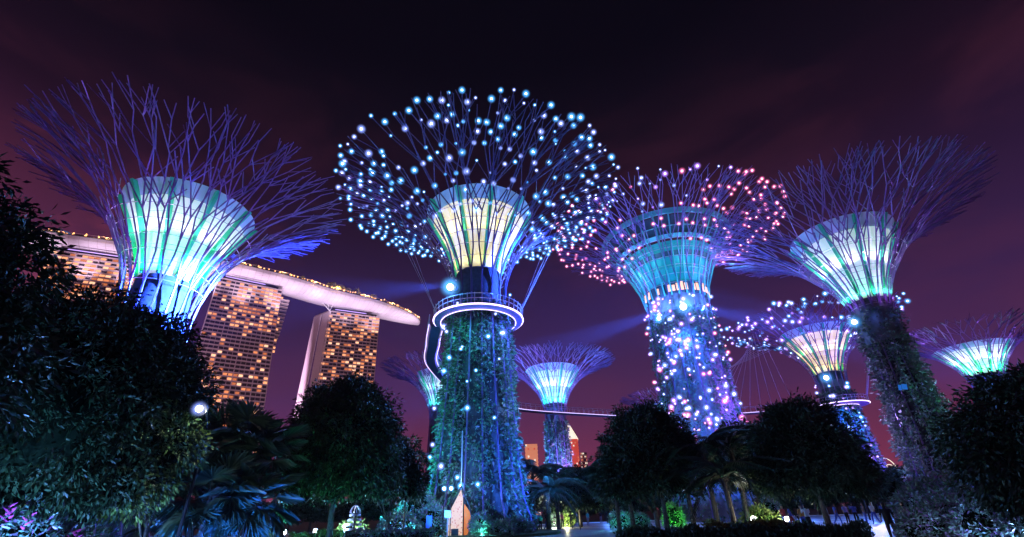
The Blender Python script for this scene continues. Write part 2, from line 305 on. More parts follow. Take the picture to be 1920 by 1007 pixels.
def supertree(label, az, D, *, rb=4.8, rn=3.7, zn=24., zb=27.5, zt=36.5, rt=6.8, rbot=2.6, Rc=18.4, zc=39., N0=17,
              rod=.115, levels=(.12, .32, .47, .61, .75, .88, 1.0), prob=(1, 1, .5, .5, .55, .5, .45), lamps=0, lamp_mats=('lamp_blue',), lamp_r=.19, trunk_lamps=0, seed=1,
              steel='steel', plants=9000, leaf=.42, thick=.6, plant_mat='plant', funnel='panels', ring=None, glow=(1, 1, 1), base=(.1, 1, .35), panel=(.62, 1, .9), pe=.5,
              glow_p=1., base_p=1., purple=(.45, .2, 1.), purple_p=1., trunk_cols=(), pf=20, hoops=6, leaf_top=None, rib_r=.09, lamp_t=.42):
    c0 = pol(az, D); root = empty('supertree', c0, 0, label, 'tree sculpture', 'giant steel tree sculptures of the grove')
    toCam = atan2(-c0.y, -c0.x)
    rf = lambda z: rb + (rn-rb)*min(1, max(0, z)/zn)**.8 + .9*max(0, 1-z/5)**2
    # trunk
    mb = MB(); mb.lathe([(rf(z)*.9, z) for z in np.linspace(0, zn-.5, 12)] + [(rn*.86, zn), (rbot+.1, zb-.05)], 40)
    mb.build('trunk', M['lattice'] if funnel == 'panels' else M['core'], root, smooth=True)
    mb = MB(); mb.lathe([(rbot, zn-1.5), (rbot, zb)], 32); mb.build('neck', M['core'], root, smooth=True)
    # ribs
    rm = MB(); rm.tube([((rf(z)+.1), 0, z) for z in np.linspace(0, zn, 9)], rib_r, 5); rme = rm.me('rib', M['steel'])
    for k in range(N0): put(rme, 'rib', root, rz=2*pi*k/N0+.1)
    # branches
    prof = [(rn+.12, zn), (rn+.15, zn+(zc-zn)*.48), (Rc*.52, zc-(zc-zn)*.11), (Rc, zc)]
    variants = [branch_sector(prof, N0, levels, rod, prob, seed*10+i) for i in range(6)]
    vm = [v[0].me('branch', M[steel]) for v in variants]
    allnodes = []
    for k in range(N0):
        i = (k*5+seed) % 6; a = 2*pi*k/N0 + .1
        put(vm[i], 'branch', root, rz=a)
        for p, tt, lv in variants[i][1]:
            allnodes.append((Vector((p.x*cos(a)-p.y*sin(a), p.x*sin(a)+p.y*cos(a), p.z)), tt, lv))
    # hoops of thin rod tie the lower branches
    for i in range(hoops):
        tt = .14 + .34*i/max(1, hoops-1); rho, z = bez(prof, tt); mb = MB()
        mb.tube([(rho*cos(q)*1.005, rho*sin(q)*1.005, z) for q in np.linspace(0, 2*pi, 49)], rod*.38, 4, cap=False); mb.build('hoop', M['hoop'], root)
    # funnel
    fr = lambda u: rbot + (rt-rbot)*(u**1.35); fz = lambda u: zb + (zt-zb)*u
    if funnel == 'panels':
        rows = 6; cols = pf
        pan = mat('painted_glow_panel', (.75, .76, .74), .55, col2=(.68, .70, .70), scale=.6, emis=panel, estr=pe, sample=False)  # even emission stands in for floodlight falling on the panels
        for i in range(rows):
            u0, u1 = i/rows, (i+1)/rows - .008
            m_ = M['panel_blue'] if i == rows-1 else pan
            mb = MB(); dphi = 2*pi/cols*.5*.975; seg = 3
            inner = []
            for (off) in (0, -.12):
                for u in (u0, (u0+u1)/2, u1):
                    for s in range(seg+1):
                        a = -dphi + 2*dphi*s/seg; inner.append(((fr(u)+off)*cos(a), (fr(u)+off)*sin(a), fz(u)))
            w_ = seg+1; fs = []
            for r_ in range(2):
                for s in range(seg):
                    fs.append((r_*w_+s, r_*w_+s+1, (r_+1)*w_+s+1, (r_+1)*w_+s))
            o_ = 3*w_
            for s in range(seg): fs += [(s, o_+s, o_+s+1, s+1), (2*w_+s, 2*w_+s+1, o_+2*w_+s+1, o_+2*w_+s)]
            for r_ in range(2): fs += [(r_*w_, (r_+1)*w_, o_+(r_+1)*w_, o_+r_*w_), (r_*w_+seg, o_+r_*w_+seg, o_+(r_+1)*w_+seg, (r_+1)*w_+seg)]
            mb.add(inner, fs); pme = mb.me('panel', m_)
            for k in range(cols): put(pme, 'panel', root, rz=2*pi*(k+.5)/cols)
        mb = MB(); mb.lathe([(fr(u)-.16, fz(u)) for u in np.linspace(0, 1, 8)], 48); mb.build('funnel_lining', M['core'], root, smooth=True)
        # green fins stand on the funnel
        mb = MB(); us = np.linspace(0, .97, 9); v = []
        for u in us:
            for (dr, dy) in ((0, -.13), (.34+.2*u, -.10), (.34+.2*u, .10), (0, .13)): v.append((fr(u)+dr, dy*(1+u*1.1), fz(u)))
        fs = [(i*4+j, i*4+(j+1) % 4, (i+1)*4+(j+1) % 4, (i+1)*4+j) for i in range(8) for j in range(4)] + [(3, 2, 1, 0), (32, 33, 34, 35)]
        mb.add(v, fs); fme = mb.me('fin', M['fin'])
        for k in range(cols//2): put(fme, 'fin', root, rz=2*pi*(2*k)/cols)
        # floodlights sit round the foot of the funnel
        nl = 9; rod_r = lambda z: min((abs(bez(prof, q/40)[1]-z), bez(prof, q/40)[0]) for q in range(41))[1]
        for k in range(nl):
            a = toCam + (k-(nl-1)/2)*.44
            for u, pw, cc in ((.02, 200*base_p, base), (.42, 330*glow_p, glow)):
                r0_ = fr(u); r1_ = rod_r(fz(u)); q = r0_ + max(.6, (r1_-r0_)*.6)
                if u < .1: light('SPOT', 'funnel_floodlight', (q*cos(a), q*sin(a), fz(u)), pw*2.2, cc, root, target=((q+.8)*cos(a), (q+.8)*sin(a), zt), size=.3, spot=165, blend=.8)
                else: light('SPOT', 'funnel_floodlight', (q*cos(a), q*sin(a), fz(u)), pw*1.3, cc, root, target=((q+1.5)*cos(a), (q+1.5)*sin(a), zt), size=.35, spot=172, blend=.6)
    for k in range(3): a = toCam+(k-1)*1.1; light('POINT', 'neck_lamp', ((rn+1.3)*cos(a), (rn+1.3)*sin(a), zn+1.6), 55*(rn/3)**2, (.08, .25, 1), root, size=.2)
    # purple uplights among the branches
    for k in range(4):
        a = toCam + (k+.5)*pi/2; q = rn+2.6
        light('SPOT', 'branch_uplight', (q*cos(a), q*sin(a), zn+.5), 9000*purple_p, purple, root, target=(Rc*.62*cos(a), Rc*.62*sin(a), zc), size=.25, spot=130, blend=1)
    if trunk_cols:
        for (da, rr_, zz, cc, pw) in trunk_cols:
            a = toCam + radians(da); q = rr_
            light('SPOT', 'trunk_uplight', (q*cos(a), q*sin(a), zz), pw, cc, root, target=(rb*.4*cos(a), rb*.4*sin(a), zn*.6), size=.35, spot=120, blend=1)
    # lamps on the branches
    if lamps:
        cand_ = [q for q in allnodes if q[1] > lamp_t and q[2] > 0]; random.Random(seed).shuffle(cand_)
        cand = []; dmin = Rc*.052
        for q in cand_:
            if all((q[0]-c_[0]).length > dmin for c_ in cand): cand.append(q)
        lm = []
        for k in lamp_mats:
            bm = bmesh.new(); bmesh.ops.create_icosphere(bm, subdivisions=2, radius=lamp_r*.6); nf_ = len(bm.faces); bmesh.ops.create_icosphere(bm, subdivisions=3, radius=lamp_r*2.6)  # small lamp core, then a larger shell that paints its glow
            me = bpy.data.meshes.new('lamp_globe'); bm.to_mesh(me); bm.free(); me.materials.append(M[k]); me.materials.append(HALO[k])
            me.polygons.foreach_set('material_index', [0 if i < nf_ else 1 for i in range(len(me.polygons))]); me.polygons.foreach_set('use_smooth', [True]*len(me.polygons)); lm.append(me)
        c0w = Vector((c0.x, c0.y, 0)); cam_ = Vector((0, 0, 1.7)) - c0w
        cand.sort(key=lambda q: (q[0]-cam_).length if q[2] >= 0 else 0)
        pick = sorted(random.Random(seed).sample(cand, min(lamps, len(cand))), key=lambda q: (q[0]-cam_).length)
        single = 300 - trunk_lamps
        for p, tt, lv in pick[:single]: put(random.choice(lm), 'lamp_globe', root, loc=p + Vector((0, 0, lamp_r*.5))).scale = [random.choice((.55, .7, .85, 1, 1.1, 1.3))]*3
        if pick[single:]:
            bm = bmesh.new()
            for p, tt, lv in pick[single:]: bm.from_mesh(lm[0]); bmesh.ops.translate(bm, verts=bm.verts[-len(lm[0].vertices):], vec=p)
            me = bpy.data.meshes.new('distant_lamp_globe'); bm.to_mesh(me); bm.free(); [me.materials.append(q) for q in lm[0].materials]; put(me, 'distant_lamp_globe', root, kind='stuff')
        for k in range(trunk_lamps):
            a = toCam + math.asin(random.uniform(-1, 1)); z = random.uniform(4, zn+1)
            put(random.choice(lm), 'lamp_globe', root, loc=((rf(z)+.75)*cos(a), (rf(z)+.75)*sin(a), z)).scale = [random.choice((.5, .65, .8, 1, 1.25))]*3
    if plants:
        trunk_plants(lambda z: rf(z)*.93, .3, leaf_top or zn-1, plants, leaf, thick, M[plant_mat], 'climbing_plants', root)
    return root, toCam, rf, prof

BL, TE, VI = (.08, .25, 1.), (.05, .75, .75), (.55, .15, 1.)
# T1: the middle one
T1, tc1, rf1, pr1 = supertree('middle tree sculpture with blue white lamps, yellow funnel and a neon walkway ring', -4.7, 50, rn=3.05,
    lamps=440, lamp_mats=('lamp_blue', 'lamp_blue', 'lamp_blue', 'lamp_white', 'lamp_white'), lamp_r=.19, trunk_lamps=26, seed=3, steel='steel_dark', plants=15000, leaf=.5, thick=.75,
    glow=(1, .78, .22), base=(.9, .8, .3), glow_p=.22, base_p=.15, panel=(1, .84, .32), pe=.66, purple=(.3, .25, 1.), purple_p=.4, N0=17, prob=(1, 1, .55, .6, .6, .6, .5),
    trunk_cols=[(-60, 11, .6, (.02, .6, .75), 17000), (-10, 12, .5, (.03, .25, 1), 8000), (55, 11, .6, (.04, .18, 1), 36000), (-25, 7.0, 20.6, TE, 2200), (30, 7.0, 20.6, BL, 6000), (82, 7.5, 10, (.3, .6, 1), 5000)])
T0, tc0, rf0, pr0 = supertree('left tree sculpture with white and green funnel and bare purple branches', -40.5, 60,
    zt=35.4, zb=25.6, zn=21, Rc=17.6, zc=38.4, rn=3.4, rt=6.9, seed=5, steel='steel',  plants=1500, glow=(.92, 1, 1), base=(.05, 1, .3), glow_p=.5, base_p=1.3, pe=.42, panel=(.6, 1, .88),
    purple=(.42, .14, 1.), purple_p=.8, N0=17, trunk_cols=[(20, 7, 12, (.1, .25, 1), 1800)], leaf_top=20)
T3, tc3, rf3, pr3 = supertree('tree sculpture with pink lamps and a teal lit observation deck', 21.2, 82,
    rb=6.4, rn=5.3, zn=33, zb=37, zt=46, rbot=5, rt=12, Rc=21.5, zc=49, lamps=300, lamp_mats=('lamp_pink', 'lamp_violet', 'lamp_violet', 'lamp_white', 'lamp_white'), lamp_r=.22, trunk_lamps=268, seed=8, N0=17,
    funnel='deck', plants=11000, leaf=.6, thick=.7, purple=(.5, .25, 1.), purple_p=1.0, rod=.12,
    trunk_cols=[(-40, 14, 2, (.05, .3, 1), 34000), (30, 14, 2, (.03, .15, 1), 50000), (0, 9, 28, (.03, .18, 1), 20000), (60, 12, 14, (.4, .1, 1), 14000)])
T4, tc4, rf4, pr4 = supertree('smaller distant tree sculpture with pale yellow funnel, white lamps and a walkway ring', 34.4, 122,
    rb=3.9, rn=2.7, zn=24, zb=27, zt=36.5, rt=7.2, rbot=2.4, Rc=18.4, zc=38.6, lamps=260, lamp_mats=('lamp_white', 'lamp_blue', 'lamp_violet'), lamp_r=.24, trunk_lamps=45, seed=11, N0=17,
    plants=7000, leaf=.7, thick=.6, glow=(1, .8, .4), base=(1, .6, .2), glow_p=.22, base_p=.2, panel=(1, .72, .26), pe=.68, purple=(.6, .2, .9), purple_p=.25, rod=.12, levels=(.12, .38, .56, .72, .86, 1.0), prob=(1, 1, .55, .6, .6),
    trunk_cols=[(-40, 11, 2, (.03, .25, 1), 50000), (40, 11, 2, (.2, .12, 1), 50000), (0, 7, 18, (.03, .2, 1), 16000)])
T5, tc5, rf5, pr5 = supertree('right tree sculpture with a green white funnel and shaggy planted trunk', 39.9, 76,
    rb=2.9, rn=1.75, zn=21.5, zb=25.9, zt=36.6, rt=6.6, rbot=2.3, Rc=18.4, zc=39.3, seed=14, N0=17, plants=17000, leaf=.55, thick=1.15, plant_mat='plant_pale',
    glow=(.92, 1, 1), base=(.05, 1, .3), glow_p=.5, base_p=1.3, pe=.42, panel=(.6, 1, .88), purple=(.5, .2, 1.), purple_p=.8, leaf_top=24.5,
    trunk_cols=[(-88, 9, 12, (.5, .35, 1), 7000), (50, 9, 9, (.05, .8, .35), 700), (88, 9, 16, (.2, .5, .9), 3500), (-80, 9, 1, (.4, .3, 1), 4000)])
T6, tc6, rf6, pr6 = supertree('low green funnel tree sculpture at the far right frame edge', 45.6, 155,
    rb=4, rn=3, zt=34, rt=7.6, Rc=17, zc=37.5, seed=17, N0=17, plants=1500, leaf=.8, rod=.12, levels=(.12, .38, .56, .72, .86, 1.0), prob=(1, 1, .55, .6, .6), glow=(.85, 1, 1), base=(.05, 1, .3), glow_p=.6, base_p=1.6, purple_p=.8)
T2, tc2, rf2, pr2 = supertree('small far tree sculpture with a mint funnel right of the middle trunk', 4.7, 125,
    rb=3.3, rn=2.6, zn=24, zb=27, zt=36.5, rt=7.2, rbot=2.4, Rc=17.4, zc=38.5, seed=20, N0=17, plants=6000, leaf=.75, rod=.12, levels=(.12, .38, .56, .72, .86, 1.0), prob=(1, 1, .6, .7, .7),
    glow=(.7, 1, .95), base=(.05, .9, .6), glow_p=.6, base_p=1, panel=(.3, 1, .8), pe=.4, purple=(.35, .2, 1), purple_p=.8, trunk_cols=[(-30, 10, 2, (.1, .3, 1), 110000), (10, 10, 3, (.1, .3, 1), 60000), (40, 10, 6, (.6, .2, 1), 45000)])
T8, tc8, rf8, pr8 = supertree('far tree sculpture whose purple crown shows left of the middle trunk', -9.2, 127,
    rb=3.3, rn=2.6, Rc=17, zc=38, seed=23, N0=17, plants=0, rod=.12, levels=(.12, .38, .56, .72, .86, 1.0), prob=(1, 1, .6, .7, .7), glow=(.5, .9, 1), base=(.05, .9, .8), glow_p=.4, panel=(.2, .7, .9), pe=.4, purple_p=.5)
T7, tc7, rf7, pr7 = supertree('farthest tree sculpture, only its flat purple crown showing beside the deck tree', 17.6, 172,
    rb=3.3, rn=2.6, Rc=15.6, zc=36.5, zt=34, seed=26, N0=17, plants=0, rod=.12, levels=(.12, .38, .56, .72, .86, 1.0), prob=(1, 1, .6, .7, .7), glow=(.5, .9, 1), base=(.05, .8, .9), glow_p=.3, panel=(.2, .6, .9), pe=.3, purple_p=.5)

# T3's observation deck -------------------------------------------------
M['teal_glass'] = mat('teal_lit_glass', (.02, .2, .22), .3, emis=(.01, .5, .58), estr=.27, sample=False)
M['teal_paint'] = mat('teal_paint', (.08, .38, .36), .5)
M['deck_dark'] = mat('deck_soffit', (.03, .06, .08), .6)
M['warm_window'] = mat('warm_window', (.3, .1, .05), .5, emis=(1, .5, .35), estr=1.5, sample=False)
def frustum(r0, z0, r1, z1, name, m_, n=48, th=.2):
    mb = MB(); mb.lathe([(r0, z0), (r1, z1), (r1-th, z1), (r0-th, z0)], n, closed=True); return mb.build(name, m_, T3, smooth=False)
frustum(5.2, 34.4, 5.6, 36.4, 'window_band_frame', M['deck_dark'])
for k in range(30):
    a = tc3 + (k-15)*.125
    if random.random() < .7:
        mb = MB(); h = random.uniform(.9, 1.7); mb.box((5.62, -.24, 0), (5.7, .24, h)); mb.build('window', M['warm_window'], T3, loc=(0, 0, 34.6), rz=a)
frustum(5.6, 36.5, 7.2, 40.4, 'glass_wall', M['teal_glass']); frustum(7.3, 40.4, 7.9, 41.2, 'floor_ring', M['deck_dark'])
frustum(7.6, 41.2, 8.5, 42.8, 'glass_wall', M['teal_glass']); frustum(9.0, 43.2, 9.6, 43.6, 'floor_ring', M['teal_paint'])
frustum(9.3, 43.7, 11.2, 46.4, 'parapet', M['deck_dark']); frustum(11.6, 46.5, 12.0, 47.3, 'roof_edge', M['teal_paint'])
mb = MB(); mb.tube([(5.5, 0, 34), (6.1, 0, 37), (7.6, 0, 40.6), (9.1, 0, 43), (10.6, 0, 45), (12.1, 0, 47.2)], .13, 5); rme = mb.me('deck_rib', M['teal_paint'])
for k in range(28): put(rme, 'deck_rib', T3, rz=2*pi*k/28)
mb = MB()
for r_, z_ in ((6.6, 38.6), (8.2, 42.2), (10.3, 44.8)):
    mb = MB(); mb.tube([(r_*cos(q), r_*sin(q), z_) for q in np.linspace(0, 2*pi, 61)], .08, 4, cap=False); mb.build('handrail', M['teal_paint'], T3)
for k in range(4):
    a = tc3 + (k-1.5)*.8
    light('POINT', 'deck_lamp', (10.6*cos(a), 10.6*sin(a), 39.0), 600, (.1, .85, .9), T3, size=.3)
    light('POINT', 'deck_lamp', (7.3*cos(a), 7.3*sin(a), 32.5), 1800, (.1, .3, 1), T3, size=.3)

# big searchlamps on the necks ------------------------------------------
def search(parent, toC, rad, da, z, r, power, col, tgt, name='searchlight'):
    a = toC + radians(da); p = Vector((rad*cos(a), rad*sin(a), z))
    t_ = put(icosphere('searchlight', r*.75, M['flood'], 3), 'searchlight', parent, loc=p); put(icosphere('searchlight_glow_shell', r*3.1, HALO['lamp_blue'], 3), 'searchlight_glow_shell', parent, loc=p)  # second sphere is an added shell of painted glow
    mb = MB(); mb.tube([p-Vector((cos(a), sin(a), 0))*r*2.2, p-Vector((cos(a), sin(a), 0))*r*.7], [r*.5, r*1.1], 12); mb.build('lamp_housing', M['black'], parent)
    q = p + Vector((cos(a), sin(a), 0))*(r+.25)
    light('SPOT', 'searchlight_beam', q, power, col, parent, target=q+Vector(tgt), size=.3, spot=150, blend=1)
search(T1, tc1, 4.6, -44, 24.4, .5, 16000, (.08, .3, 1), (cos(tc1-.5)*10, sin(tc1-.5)*10, -9))
search(T3, tc3, 6.3, 8, 31.2, .7, 22000, (.08, .25, 1), (cos(tc3)*10, sin(tc3)*10, -8))
search(T3, tc3, 6.3, -32, 30.2, .4, 6000, (.15, .3, 1), (cos(tc3)*10, sin(tc3)*10, -8))
search(T4, tc4, 3.4, -12, 25.5, .6, 22000, (.05, .2, 1), (cos(tc4)*10, sin(tc4)*10, -8))
search(T5, tc5, 2.9, -52, 23.2, .4, 5000, (.08, .25, 1), (cos(tc5-1.2)*10, sin(tc5-1.2)*10, -4))

# walkway rings and skyway ------------------------------------------------
def ringdeck(parent, r0, r1, z, n=48, nposts=40):
    mb = MB(); mb.lathe([(r0, z), (r1, z), (r1, z-.28), (r0+.2, z-.4)], 64, closed=True); mb.build('deck', M['steel'], parent, smooth=False)
    for rr_, zz in ((r1+.08, z-.14), (r0+.35, z-.46)):
        mb = MB(); mb.tube([(rr_*cos(q), rr_*sin(q), zz) for q in np.linspace(0, 2*pi, 73)], .085 if rr_ > r1 else .04, 6, cap=False); mb.build('neon_strip', M['neon'], parent)
    for h in (1.15, .6):
        mb = MB(); mb.tube([(r1*cos(q), r1*sin(q), z+h) for q in np.linspace(0, 2*pi, 73)], .045, 5, cap=False); mb.build('handrail', M['rail'], parent)
    pm = MB(); pm.tube([(r1, 0, z), (r1+.12, 0, z+1.2)], .04, 4); pme = pm.me('railing_post', M['rail'])
    for k in range(nposts): put(pme, 'railing_post', parent, rz=2*pi*k/nposts)
ringdeck(T1, 4.0, 5.1, 21.7); ringdeck(T4, 3.0, 5.2, 20.2, nposts=44)
def spline(P, n):
    P = [Vector(p) for p in P]; o = []
    Q = [P[0]*2-P[1]] + P + [P[-1]*2-P[-2]]
    for i in range(1, len(Q)-2):
        for k in range(n):
            t_ = k/n; a, b_, c_, d = Q[i-1:i+3]
            o.append(.5*((2*b_)+(-a+c_)*t_+(2*a-5*b_+4*c_-d)*t_*t_+(-a+3*b_-3*c_+d)*t_**3))
    return o+[P[-1]]
wp = spline([(-9.1, 50.5, 21.7), (-10.6, 57, 21.7), (-12.3, 68, 21.7), (-9.5, 86, 21.6), (-.4, 100, 21.5), (16, 108, 21.3), (32, 112, 21), (50, 109, 20.6), (64.2, 102.5, 20.2)], 14)
WK = empty('aerial_walkway', (0, 0, 0), 0, 'curving raised footbridge slung between the two ringed tree sculptures', 'footbridge')
mb = MB(); st = MB(); rl = MB(); ps = MB()
for side in (0,):
    v = []
    for i, p in enumerate(wp):
        t_ = (wp[min(i+1, len(wp)-1)]-wp[max(0, i-1)]).normalized(); n_ = Vector((t_.y, -t_.x, 0)).normalized()
        for (o_, h) in ((-.8, 0), (.8, 0), (.6, -.35), (-.6, -.35)): v.append(p+n_*o_+Vector((0, 0, h)))
    k = len(wp); mb.add(v, [(i*4+j, i*4+(j+1) % 4, (i+1)*4+(j+1) % 4, (i+1)*4+j) for i in range(k-1) for j in range(4)])
mb.build('deck', M['steel_dark'], WK)
for sgn in (-1, 1):
    rail = []; low_ = []
    for i, p in enumerate(wp):
        t_ = (wp[min(i+1, len(wp)-1)]-wp[max(0, i-1)]).normalized(); n_ = Vector((t_.y, -t_.x, 0)).normalized()*sgn
        rail.append(p+n_*.85+Vector((0, 0, 1.15))); low_.append(p+n_*.86+Vector((0, 0, -.12)))
    q = MB(); q.tube(rail, .05, 4); q.build('handrail', M['rail'], WK)
    q = MB(); q.tube(low_, .06, 5); q.build('neon_strip', M['neon_dim'], WK)
    for a, b_ in zip(low_, rail):
        d_ = 3
        for k in range(d_): ps.tube([a, b_], .04, 4) if k == 0 else None
ps.build('railing_posts', M['rail'], WK, kind='stuff')
# cables from crowns to the walkway
def cables(c, prof, ends, zr, tR):
    for (a, rr_, dz, b2, r2) in ends:
        rho, z = bez(prof, tR)
        q = MB(); q.tube([(c.x+rho*cos(a)*rr_, c.y+rho*sin(a)*rr_, z+dz), (c.x+r2*cos(b2), c.y+r2*sin(b2), zr+1.1)], .022, 4); q.build('cable', M['cable'], WK)
c1 = pol(-4.7, 50); es = []
for k in range(5):
    es.append((tc1-pi/2+.2-k*.2, 1+.05*k, 0, tc1-pi/2-.1-.05*k, 5.0)); es.append((tc1+pi/2-.2+k*.2, 1+.05*k, 0, tc1+pi/2-.15+.07*k, 5.0))
cables(c1, pr1, es, 21.7, .66)
c4 = pol(34.4, 122)
for k in range(16):
    a = tc4-pi/2+.7-k*.1; i = len(wp)-4-k*2; p = wp[i]; rho, z = bez(pr4, .8)
    q = MB(); q.tube([(c4.x+rho*cos(a), c4.y+rho*sin(a), z), (p.x, p.y, p.z+1.1)], .05, 4); q.build('cable', M['cable'], WK)
for k in range(6):
    a = tc4+pi/2-.3+k*.1; rho, z = bez(pr4, .7)
    q = MB(); q.tube([(c4.x+rho*cos(a), c4.y+rho*sin(a), z), (c4.x+5.2*cos(a), c4.y+5.2*sin(a), 21.3)], .05, 4); q.build('cable', M['cable'], WK)

# ------------------------------------------------------------------ hotel on the skyline
def lit_mat(): return M['lit%d' % random.choice((0, 0, 1, 1, 2, 3))]
def tower(label, Lp, Rp, q, ztop, z0, k_out, widen, cols, plit, rear=None, gap=True):
    Lp = Vector((*Lp, 0)); Rp = Vector((*Rp, 0)); d = (Rp-Lp); W = d.length; d.normalize(); n = Vector((d.y, -d.x, 0)); q = Vector((*q, 0)).normalized()
    root = empty('hotel_tower', Lp, 0, label, 'skyscraper', 'towers of the hotel')
    def fp(u, z, back=0):
        f = max(0, 1-z/ztop); return d*u*(W+widen*f) + n*(k_out*f**1.6-back) + Vector((0, 0, z))
    pitch = 3.5; nf = int((ztop-z0)/pitch)
    az_ = atan2(d.y, d.x)
    bw = W/cols; winme = {}
    for i in range(4):
        wm = MB(); wm.box((.25, -.12, 0), (bw-.25, 0, 2.0)); winme[i] = wm.me('window', M[f'lit{i}'])
    for i in range(nf):
        z = ztop-1.2-pitch*(i+1)
        mb = MB(); h = .95
        mb.hexa([fp(0, z), fp(1, z), fp(1, z, 1.8), fp(0, z, 1.8), fp(0, z+h), fp(1, z+h), fp(1, z+h, 1.8), fp(0, z+h, 1.8)])
        mb.build('balcony_slab', M['slab'], root)
        row = random.random()
        for c_ in range(cols):
            p_ = plit(i/nf, c_/cols)
            if random.random() < p_:
                t_ = random.choice((0, 0, 1, 1, 2, 2, 3)); p = fp(c_/cols, z+h+.12, .9)
                put(winme[t_], 'window', root, loc=p, rz=az_)
    for c_ in range(0, cols+1):
        mb = MB(); zs = np.linspace(ztop-1, max(z0, 0), 10); ww = .3 if c_ % 4 else .6; bk = .9 if c_ % 4 else .2
        for a, b_ in zip(zs[:-1], zs[1:]):
            u = c_/cols; e = d*ww/2
            mb.hexa([fp(u, b_, bk)-e, fp(u, b_, bk)+e, fp(u, b_, 1.6)+e, fp(u, b_, 1.6)-e, fp(u, a, bk)-e, fp(u, a, bk)+e, fp(u, a, 1.6)+e, fp(u, a, 1.6)-e])
        mb.build('divider_wall' if c_ % 4 else 'pier', M['slab'], root)
    zs = list(np.linspace(max(z0-10, 0), ztop-1, 9))
    mb = MB(); v = [p for z in zs for p in (fp(0, z, 1.9), fp(1, z, 1.9))]
    mb.add(v, [(2*i, 2*i+1, 2*i+3, 2*i+2) for i in range(8)]); mb.build('glass_wall', M['glass_dark'], root)
    # ends: two slabs with a dark slot between them
    def slab(u, s0, s1, name, m_, out=.0, wall=.6, zlo=0, k2=0):
        mb = MB()
        for a, b_ in zip(zs[:-1], zs[1:]):
            if b_ < zlo: continue
            e0 = lambda z: fp(u, z, 1.9) + q*s0 + d*out - q*k2*(1-z/ztop); e1 = lambda z: fp(u, z, 1.9) + q*s1 + d*out - q*k2*(1-z/ztop)
            w_ = d*(wall if u < .5 else -wall)
            mb.hexa([e0(a), e0(a)+w_, e1(a)+w_, e1(a), e0(b_), e0(b_)+w_, e1(b_)+w_, e1(b_)])
        mb.build(name, m_, root)
    slab(0, -1.9, 11, 'end_wall', M['hull'], -.1)
    slab(0, 11.1, 12.2, 'recess', M['black'], .5); slab(0, 12.3, 24, 'end_wall', M['hull'], -.3, k2=-6)
    slab(1, 0, 11, 'end_wall', M['slab'], .1); slab(1, 11.1, 24, 'end_wall', M['slab'], .1)
    mb = MB(); t0 = fp(0, ztop-.9, 1); t1 = fp(1, ztop-.9, 1)
    b0 = t0+q*24; b1 = t1+q*24; up = Vector((0, 0, .9)); mb.hexa([t0, t1, b1, b0, t0+up, t1+up, b1+up, b0+up]); mb.build('roof_slab', M['slab'], root)
    mb = MB(); up = Vector((0, 0, 3.6)); o_ = n*-2.4; e = d*3
    mb.hexa([p+v_+Vector((0, 0, .95)) for p, v_ in ((t0, o_+e), (t1, o_-e), (b1, -e), (b0, e))] + [p+v_+up for p, v_ in ((t0, o_+e), (t1, o_-e), (b1, -e), (b0, e))]); mb.build('roof_recess', M['black'], root)
    mb = MB(); g = n*1.2
    mb.tube([t0+d*5+g+Vector((0, 0, 2.2)), t0+d*(W*.72)+g+Vector((0, 0, 2.2))], .4, 5); mb.build('violet_light_strip', M['violet'], root)
    if rear:
        ext, zl = rear; mb = MB(); mbw = MB()
        for i in range(int((ztop-zl)/pitch)):
            z = ztop-1.2-pitch*(i+1); e_ = ext*(1-(ztop-z)/(ztop-zl))**.6; p0 = fp(1, z, 13)+d*.3; p1 = p0+d*e_
            mb = MB(); hv = Vector((0, 0, 1.1)); mb.hexa([p0, p1, p1-n*4, p0-n*4, p0+hv, p1+hv, p1-n*4+hv, p0-n*4+hv]); mb.build('balcony_slab', M['slab'], root)
            if random.random() < .5: put(winme[1], 'window', root, loc=p0+hv-n*.5, rz=az_)
            mb = MB(); hv2 = Vector((0, 0, pitch)); mb.hexa([p0-n*4.1, p1-n*4.1, p1-n*6, p0-n*6, p0-n*4.1+hv2, p1-n*4.1+hv2, p1-n*6+hv2, p0-n*6+hv2]); mb.build('rear_wall', M['glass_dark'], root)
    # added wash on the facade, standing in for light from the rooms
    light('SPOT', 'facade_fill', fp(.5, 40)+n*150, 190000, (1, .66, .76), root, target=Lp*0+fp(.5, 130)+Vector((0, 0, 0)), size=3, spot=75, blend=1)
    return root, fp, d, n, q, W
R1 = tower('nearest hotel tower, half hidden by trees, with crowded bright orange rooms', (-345, 291), (-294, 314), (-.4, .9), 187, 130, 30, 0, 15, lambda v, u: .72)
R2 = tower('middle hotel tower, a leaning slab of balconies with scattered lit rooms', (-250, 343), (-209, 372), (-.577, .816), 187, 30, 34, 9, 15,
           lambda v, u: (.75 if v < .26 and u+v*.6 > .3 else .22 if v < .45 else .14 if v < .52 else .42 if v < .78 else .06), rear=(9.5, 128))
R3 = tower('narrow end hotel tower with pink lit side walls and scattered orange rooms', (-182, 417), (-138, 438), (-.844, .536), 185, 70, 30, 3, 14, lambda v, u: .34 + .2*sin(u*5+v*9)**2)
# end wall wash
for R_, pw in ((R3, 620000), (R2, 260000)):
    root, fp, d, n, q, W = R_
    light('SPOT', 'wall_floodlight', fp(0, 90)-d*75+n*25, pw, (1, .62, .9), root, target=fp(0, 120)+q*12, size=3, spot=110, blend=1)
